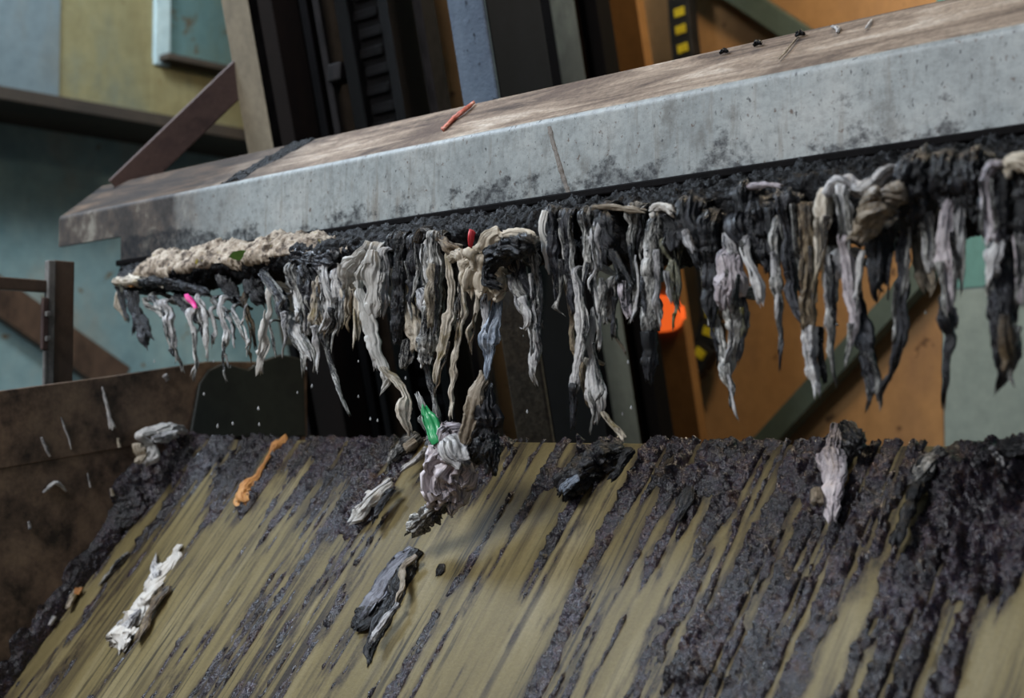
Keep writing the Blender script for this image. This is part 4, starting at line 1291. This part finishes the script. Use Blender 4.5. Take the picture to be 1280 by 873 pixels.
rag('white twisted cord with reddish flecks ending in a blunt stub', 'pink', [(1055, 300, 7), (1059, 335, 6), (1062, 370, 6.5), (1065, 402, 6), (1062, 425, 4), (1060, 442, 2.4)], -.07)
rag('slim white strip running beside the twisted cord', 'white', [(1075, 320, 4), (1072, 345, 4), (1069, 372, 3)], -.075)
rag('long dark ridged rag, its square foot lowest of the near half', 'dark', [(1068, 330, 7), (1071, 370, 8), (1077, 405, 9), (1083, 440, 9), (1089, 470, 9.5), (1093, 494, 9)], -.055, .35, 5)
rag('white cloth thrown in a loop over the rake beside the felted tan roll', 'white', [(1034, 245, 6), (1044, 230, 7), (1060, 226, 8), (1078, 236, 9), (1094, 232, 11), (1108, 216, 12), (1120, 203, 8)], -.085, .6, 4, False)
rag('white fold hanging below the looped white cloth', 'white', [(1052, 240, 8), (1055, 262, 9), (1056, 288, 7)], -.095, .5, 3)
rag('thick felted tan cloth roll curling down over the teeth', 'tan', [(1128, 240, 13), (1112, 248, 18), (1095, 262, 20), (1080, 280, 18), (1070, 298, 12)], -.11, .8, 3, False)
rag('short black pointed rag right under the felted tan roll', 'black', [(1095, 295, 8), (1095, 325, 8), (1094, 355, 6), (1093, 373, 2.4)], -.075, .5)
rag('second short black rag under the felted tan roll, blunter', 'black', [(1109, 285, 8), (1109, 315, 8), (1107, 340, 7), (1105, 356, 4)], -.07, .5)
rag('black cloth bunch beside the felted tan roll', 'black', [(1148, 208, 18), (1148, 240, 18), (1145, 268, 14), (1140, 290, 8)], -.075, .8, 4)
rag('long dark rag whose thin foot bends back to the ridged one', 'dark', [(1133, 270, 9), (1131, 310, 8), (1128, 350, 8), (1125, 385, 9), (1128, 412, 10), (1124, 435, 6), (1113, 466, 4), (1103, 487, 4), (1098, 497, 3)], -.07)
rag('dirty white flap before a tan one between the two long dark rags', 'white', [(1156, 265, 8), (1159, 290, 9), (1163, 318, 9), (1167, 340, 7)], -.07, .3, 3)
rag('tan torn flap tucked behind the dirty white one', 'tan', [(1150, 300, 9), (1155, 330, 11), (1160, 355, 9)], -.045, .25, 3)
rag('black muddy bunch above the leaf-shaped pinkish rag', 'black', [(1180, 205, 14), (1184, 232, 15), (1187, 258, 12)], -.075, .8, 4)
rag('leaf-shaped pinkish rag trailing into a long black tail', 'pink', [(1184, 255, 9), (1184, 290, 10), (1183, 325, 10), (1184, 360, 9), (1185, 388, 5)], -.08, .35, 3, True,
    [('tail', 'dark', [(1178, 370, 7), (1183, 400, 9), (1186, 425, 8), (1184, 450, 5), (1184, 478, 4), (1178, 504, 3)], {'dy': -.075})])
rag('narrow off-white rag at the edge of the pale green wall', 'white', [(1200, 245, 7), (1200, 280, 7), (1199, 315, 6), (1196, 345, 5)], -.07, .5, 3, True,
    [('tail', 'pink', [(1192, 385, 4), (1195, 400, 5), (1196, 410, 3)], {'dy': -.06})])
rag('black bunch bridging the gap before the pale green wall', 'black', [(1213, 205, 15), (1215, 235, 16), (1219, 262, 12), (1222, 280, 6)], -.07, .8, 4)
rag('pinkish twisted rag looping over the teeth before the pale green wall', 'pink', [(1252, 206, 7), (1240, 206, 8), (1233, 222, 8), (1234, 250, 8), (1236, 278, 9), (1240, 302, 8)], -.095, .7, 4, False)
rag('black rag twisted together with the pinkish looping one', 'black', [(1245, 215, 11), (1247, 250, 14), (1247, 285, 12), (1245, 310, 8)], -.08, .7, 4)
rag('white bandage-like wrap above the thick stick-like rag', 'white', [(1243, 308, 10), (1243, 328, 10), (1242, 350, 8)], -.095, .5, 3)
rag('thick stick-like dark rag with a pale brown middle, broadest of all', 'dark', [(1248, 325, 12), (1251, 365, 14), (1254, 405, 14), (1256, 440, 14), (1253, 468, 11), (1247, 486, 4)], -.08, .5, 3, True,
    [('pale_middle', 'brown', [(1257, 395, 6), (1260, 425, 8), (1259, 460, 6)], {'dy': -.10})])
rag('dark rag strip close against the thick stick-like rag', 'dark', [(1268, 255, 11), (1268, 300, 9), (1267, 350, 7), (1266, 402, 5)], -.06)
rag('cream rolled cloth end nearest the viewer on top of the rake', 'cream', [(1261, 222, 6), (1260, 206, 9), (1273, 201, 11), (1288, 206, 11), (1296, 222, 9)], -.10, .8, 4, False)
rag('black rag under the cream rolled cloth end', 'black', [(1282, 215, 14), (1284, 245, 15), (1284, 280, 12), (1282, 310, 8)], -.08, .8, 4)
rag('pale torn rag nearest the viewer at the end of the row', 'pink', [(1274, 290, 7), (1276, 325, 7), (1278, 360, 7), (1277, 378, 4)], -.085)

# ------------------------------------------------------------------ falling clump
fx = [(578, 535, 20), (570, 560, 24), (563, 590, 26), (558, 615, 20), (553, 635, 15)]
fr = rag('soggy clump of grey, white and green-flecked rags dropping through the air onto the chute', 'pink', fx, -.02, .8, 5, False,
         [('wing', 'black', [(590, 575, 12), (602, 545, 18), (606, 515, 16), (606, 485, 9)], {'dy': -.03, 'thick': .5}),
          ('wing_edge', 'tan', [(580, 555, 7), (590, 520, 9), (598, 490, 9), (601, 466, 6)], {'dy': -.045, 'thick': .4}),
          ('black_end', 'black', [(608, 545, 14), (614, 570, 11), (615, 590, 6)], {'dy': -.03}),
          ('spike', 'mid', [(545, 555, 10), (537, 530, 9), (531, 510, 7), (525, 496, 3)], {'dy': -.03, 'thick': .35}),
          ('tail', 'mid', [(556, 620, 15), (540, 642, 13), (523, 657, 11), (513, 668, 6)], {'dy': -.02}),
          ('pale_patch', 'white', [(560, 548, 12), (570, 565, 16), (580, 580, 10)], {'dy': -.055, 'thick': .4}),
          ('green_scrap', 'white', [(549, 552, 6), (541, 535, 7), (534, 518, 5), (531, 508, 3)], {'dy': -.05, 'thick': .2})],
         group=None, name='falling_rag_clump')
for c in fr.children:
    if c.name.startswith('green_scrap'):
        c.data.materials[0] = M['green_film']
        c['label'] = 'bright green plastic scrap'

# ------------------------------------------------------------------ rags lying on the chute
A = dict(plane='apron', hook=False, group='rags lying on the chute')
rag('crumpled clean white rag lying alone on the bare olive plate', 'clean', [(226, 682, 5), (212, 706, 10), (197, 728, 16), (182, 750, 18), (168, 775, 19), (157, 800, 16), (152, 814, 5)], .0, .26, 5, parts=[
    ('corner', 'white', [(196, 722, 8), (192, 706, 6), (194, 694, 2)], {}), ('flap', 'white', [(175, 765, 12), (155, 782, 14), (139, 797, 9)], {'thick': .2}),
    ('dark_fold', 'brown', [(205, 735, 7), (190, 762, 8), (178, 785, 9), (170, 800, 5)], {'lift': .010})], **A)
rag('orange-tan strip of cloth at the top edge of the chute', 'orange_rag', [(360, 550, 7), (346, 558, 5), (335, 572, 4), (324, 592, 4), (313, 606, 8), (306, 621, 9), (310, 629, 5)], .0, .5, 4, lift=0.008, **A)
rag('white loop of wet cloth draped on the muck heap in the chute corner', 'white', [(232, 541, 5), (215, 534, 7), (195, 538, 7), (176, 545, 6), (188, 556, 7), (190, 570, 7), (182, 581, 4)], .0, .6, 4, parts=[
    ('fold', 'beige', [(172, 555, 6), (178, 568, 8), (172, 580, 5)], {'lift': .02}), ('fold', 'white', [(192, 551, 5), (208, 548, 6), (222, 542, 5)], {'lift': .035})], plane='side', lift=.05, hook=False, group='rags lying on the chute')
rag('shiny clear plastic scrap set in a black muck clot on the chute', 'film', [(489, 602, 7), (476, 614, 10), (462, 628, 10), (447, 644, 8), (438, 652, 3)], .0, .4, 5, parts=[
    ('fold', 'white', [(488, 598, 3), (470, 612, 3), (450, 634, 3)], {'lift': .016}), ('fold', 'dark', [(492, 612, 5), (478, 630, 7), (462, 650, 6)], {'lift': .006})], lift=0.022, **A)
rag('grey crumpled rag at the top edge below the film tail', 'mid', [(522, 546, 12), (508, 558, 13), (494, 570, 11), (484, 582, 6)], .0, .7, 4, parts=[
    ('fold', 'white', [(532, 560, 4), (520, 575, 4), (505, 588, 2.5)], {'lift': .012}), ('fold', 'tan', [(520, 552, 6), (508, 562, 7)], {'lift': .025})], lift=0.012, **A)
rag('dull grey rag with a rounded black foot, lying beside the white-edged one', 'slate', [(520, 690, 9), (505, 704, 14), (488, 722, 18), (470, 745, 20), (455, 768, 19), (443, 783, 10)], .0, .2, 4, jag=.6, parts=[('rounded_foot', 'black', [(462, 762, 18), (450, 778, 16), (442, 786, 9)], {'thick': .25})], **A)
rag('dark twisted rag with a bright white edge low on the chute', 'black', [(522, 690, 9), (510, 712, 11), (498, 735, 11), (488, 758, 12), (476, 785, 9), (462, 815, 7), (460, 830, 3)], .0, .6, 4, parts=[
    ('white_edge', 'white', [(497, 755, 4), (487, 768, 5), (475, 783, 5), (467, 800, 4)], {'lift': .022}), ('fold', 'tan', [(520, 695, 4), (503, 712, 5), (504, 735, 4), (497, 752, 3)], {'lift': .020})], **A)
rag('glossy black rag wad near the middle of the chute top edge', 'black', [(778, 560, 8), (755, 572, 16), (735, 586, 18), (715, 602, 15), (700, 618, 10)], .0, .8, 4, parts=[
    ('fold', 'blue', [(722, 596, 8), (710, 606, 9), (702, 616, 6)], {'lift': .022, 'thick': .4}), ('fold', 'black', [(790, 562, 5), (775, 585, 7), (762, 600, 4)], {'lift': .012})], lift=0.02, **A)
rag('white and black twisted rag poking up over the chute top edge', 'pink', [(1046, 532, 7), (1044, 552, 11), (1040, 575, 12), (1043, 600, 12), (1042, 625, 11), (1040, 648, 6)], .0, .7, 4, parts=[
    ('black_lump', 'black', [(1050, 530, 6), (1062, 545, 13), (1070, 560, 9)], {'lift': .02, 'thick': .9}), ('fold', 'tan', [(1022, 612, 7), (1020, 630, 6)], {'lift': .012})], lift=0.022, **A)
rag('grey folded rag arching over a dark hollow near the chute top edge', 'mid', [(1180, 562, 7), (1165, 575, 12), (1152, 592, 14), (1140, 604, 8)], .0, .5, 4, parts=[
    ('dark_hollow', 'black', [(1150, 606, 12), (1135, 640, 11), (1120, 680, 8)], {'lift': .004})], lift=0.022, **A)  # black strip standing in for the shaded hollow under the arch
rag('white curved strip half buried at the near end of the chute top edge', 'white', [(1240, 560, 4), (1244, 572, 5), (1262, 579, 5), (1290, 578, 5)], .0, .8, 3, parts=[
    ('dark_cloth', 'black', [(1256, 560, 9), (1275, 560, 11), (1295, 556, 10)], {'lift': .02, 'thick': .9})], lift=0.026, **A)
rag('small pale sliver of cloth near the muddy chute edge', 'mid', [(160, 692, 5), (148, 706, 6), (135, 720, 5), (128, 730, 3)], .0, .5, 3, **A)
rag('bluish rag scrap pressed into the muck by a bare streak', 'dark', [(862, 610, 8), (856, 630, 9), (848, 650, 6)], .0, .5, 3, lift=0.012, **A)
rag('small black rag lump among the streaks below the chute middle', 'black', [(552, 706, 3), (549, 715, 4), (547, 720, 2)], .0, .7, 3, **A)

# ------------------------------------------------------------------ small things
# stick on the beam top
def on_top(x, y, h=0.0):
    n = Vector((0, -math.sin(SL), math.cos(SL)))
    return on_plane(x, y, Vector((0, YB + dyt, ZF + 0.0950)) + n * h, n)


def rod(name, pts, r, mat, label, cat, group=None, parent=None, thick=0.9, jag=0.3):
    P = [tuple(p) for p in pts]
    SEED[0] += 1
    V, F, U = cloth_tube(P, r, (1, 0, 0), thick, 2, SEED[0], jag)
    o = mesh_obj(name, V, F, mat, parent, True, U)
    return tag(o, label, cat, group)


rod('stick', [on_top(553, 162, .004), on_top(566, 149, .005), (on_top(580, 139, .006)), on_top(593, 128, .005)], [.004, .0042, .0042, .003], M['twig'], 'small red and white stick lying across the dusty beam top', 'stick')
rod('paper_scrap', [on_top(1040, 33, .003), on_top(1047, 35, .005), on_top(1046, 41, .003)], [.002, .0035, .002], M['white'], 'tiny curled white scrap on the beam top', 'scrap')
rod('paper_scrap', [on_top(1090, 24, .003), on_top(1086, 30, .004), on_top(1082, 36, .003)], [.001, .002, .001], M['white'], 'tiny straight white scrap on the beam top', 'scrap')
rod('grass_blade', [on_top(998, 46, .003), on_top(986, 60, .004), on_top(974, 74, .003)], [.0012, .0016, .001], M['tan'], 'thin straw blade stuck on the dusty beam top', 'straw')
for x, y in ((947, 56), (1000, 44), (905, 66)):
    p = on_top(x, y, .004)
    rod('muck_crumb', [p + Vector((-.008, 0, 0)), p + Vector((0, 0, .004)), p + Vector((.009, 0, 0))], [.002, .004, .002], M['grease'], 'black muck crumb on the back edge of the beam top', 'crumb', 'muck crumbs on the beam top')
# leaf
p = at_y(303, 321, YR - 0.015)
lf = [(-.028, 0, 0), (-.016, -.004, .010), (.004, -.006, .013), (.022, -.003, .007), (.032, 0, -.001), (.018, .002, -.007), (-.004, .003, -.008), (-.018, .002, -.006)]
lo = prism('leaf', [p + Rt * a + Vector((0, b, 0)) + Vector((0, 0, c_)) for a, b, c_ in lf], Vector((0.001, 0.003, 0)), M['leaf'])
tag(lo, 'small green leaf stuck on the paper pulp', 'leaf')

# scraps on the side plate
def on_side(x, y, h=0.003):
    return at_x(x, y, XS + h)


for pts, ws, lab in (
        ([(128, 484), (133, 505), (137, 522), (141, 536)], [1.5, 2.5, 3, 6], 'longest white pulp streak with a wet blob, on the grimy side plate'),
        ([(52, 547), (57, 559), (62, 571)], [2, 3, 2], 'short white pulp splash above the plate seam, nearest the guard frame'),
        ([(77, 522), (83, 540), (89, 562)], [1, 1.8, 1], 'thin pulp line on the grimy side plate between two white splashes'),
        ([(54, 616), (70, 604), (83, 615)], [1.5, 4, 1.5], 'forked white pulp splash on the lower half of the grimy side plate'),
        ([(36, 652), (38, 662)], [2, 3], 'small white pulp speck lowest on the grimy side plate'),
        ([(110, 592), (113, 610)], [1, 2], 'faint pulp fleck on the lower half of the grimy side plate'),
        ([(206, 469), (210, 476)], [4, 3], 'round pulp spatter near the top edge of the grimy side plate'),
        ([(139, 611), (142, 620)], [2, 3], 'beige pulp fleck near the muddy chute edge on the grimy side plate'),
        ([(148, 548), (150, 560)], [2, 3], 'tan pulp dab under the longest white pulp streak')):
    P = [on_side(x, y) for x, y in pts]
    rod('pulp_scrap', P, [0.75 * w * depth(P[0]) / FPX for w in ws], M['beige'] if 'tan' in lab or 'beige' in lab else M['white'], lab, 'scrap', 'pulp scraps on the side plate')
# scraps along the muddy edge
for pts, m_, lab in (
        ([(95, 743), (100, 735)], 'orange_rag', 'small orange scrap at the muddy chute edge'),
        ([(86, 760), (92, 742), (95, 736)], 'beige', 'beige torn scrap at the muddy chute edge'),
        ([(68, 772), (62, 782)], 'white', 'tiny pale scrap lowest at the muddy chute edge'),
        ([(137, 668), (128, 682)], 'mid', 'grey plastic shred at the muddy chute edge, uppermost')):
    o = strip('edge_scrap', m_, [(x, y, 4) for x, y in pts], None, plane='apron', lift=.015)
    tag(o, lab, 'scrap', 'scraps at the muddy chute edge')

# water drops in the air
drop_m = NT('water_drop')
drop_m.b.inputs['Transmission Weight'].default_value = 0.6
drop_m.b.inputs['IOR'].default_value = 1.33
M['drop'] = drop_m.out(lin('#e6e8ea'), 0.15)
import bmesh
bm = bmesh.new()
bmesh.ops.create_icosphere(bm, subdivisions=2, radius=1.0)
for v in bm.verts:
    if v.co.z > 0:
        v.co.x *= 1 - 0.75 * v.co.z
        v.co.y *= 1 - 0.75 * v.co.z
        v.co.z *= 1.5
dm = bpy.data.meshes.new('water_drop')
bm.to_mesh(dm)
bm.free()
dm.polygons.foreach_set('use_smooth', [True] * len(dm.polygons))
dm.materials.append(M['drop'])
DROPS = [(193, 452, 1.6), (260, 446, 1.8), (267, 452, 1.4), (288, 459, 1.4), (255, 493, 1.8), (323, 511, 2.2), (291, 530, 1.8), (324, 531, 1.8), (383, 461, 1.6), (390, 483, 2), (272, 533, 2), (463, 524, 1.8), (472, 526, 1.8),
         (448, 496, 1.5), (507, 473, 1.8), (659, 515, 2), (654, 420, 1.2), (785, 453, 2), (789, 510, 2.2), (778, 518, 2), (1087, 405, 1.6), (1157, 391, 2), (605, 570, 2), (448, 452, 1.3), (571, 465, 1.2), (372, 491, 1.4)]
for i, (x, y, r) in enumerate(DROPS):
    o = bpy.data.objects.new('water_drop', dm)
    link(o)
    p = at_y(x, y, YR + 0.03 * math.sin(i * 2.1))
    o.location = p
    rr = 0.75 * r * depth(p) / FPX
    o.scale = (rr, rr, rr * 1.5)
    tag(o, 'clear falling water drop under the dripping rags', 'drop', 'falling water drops')
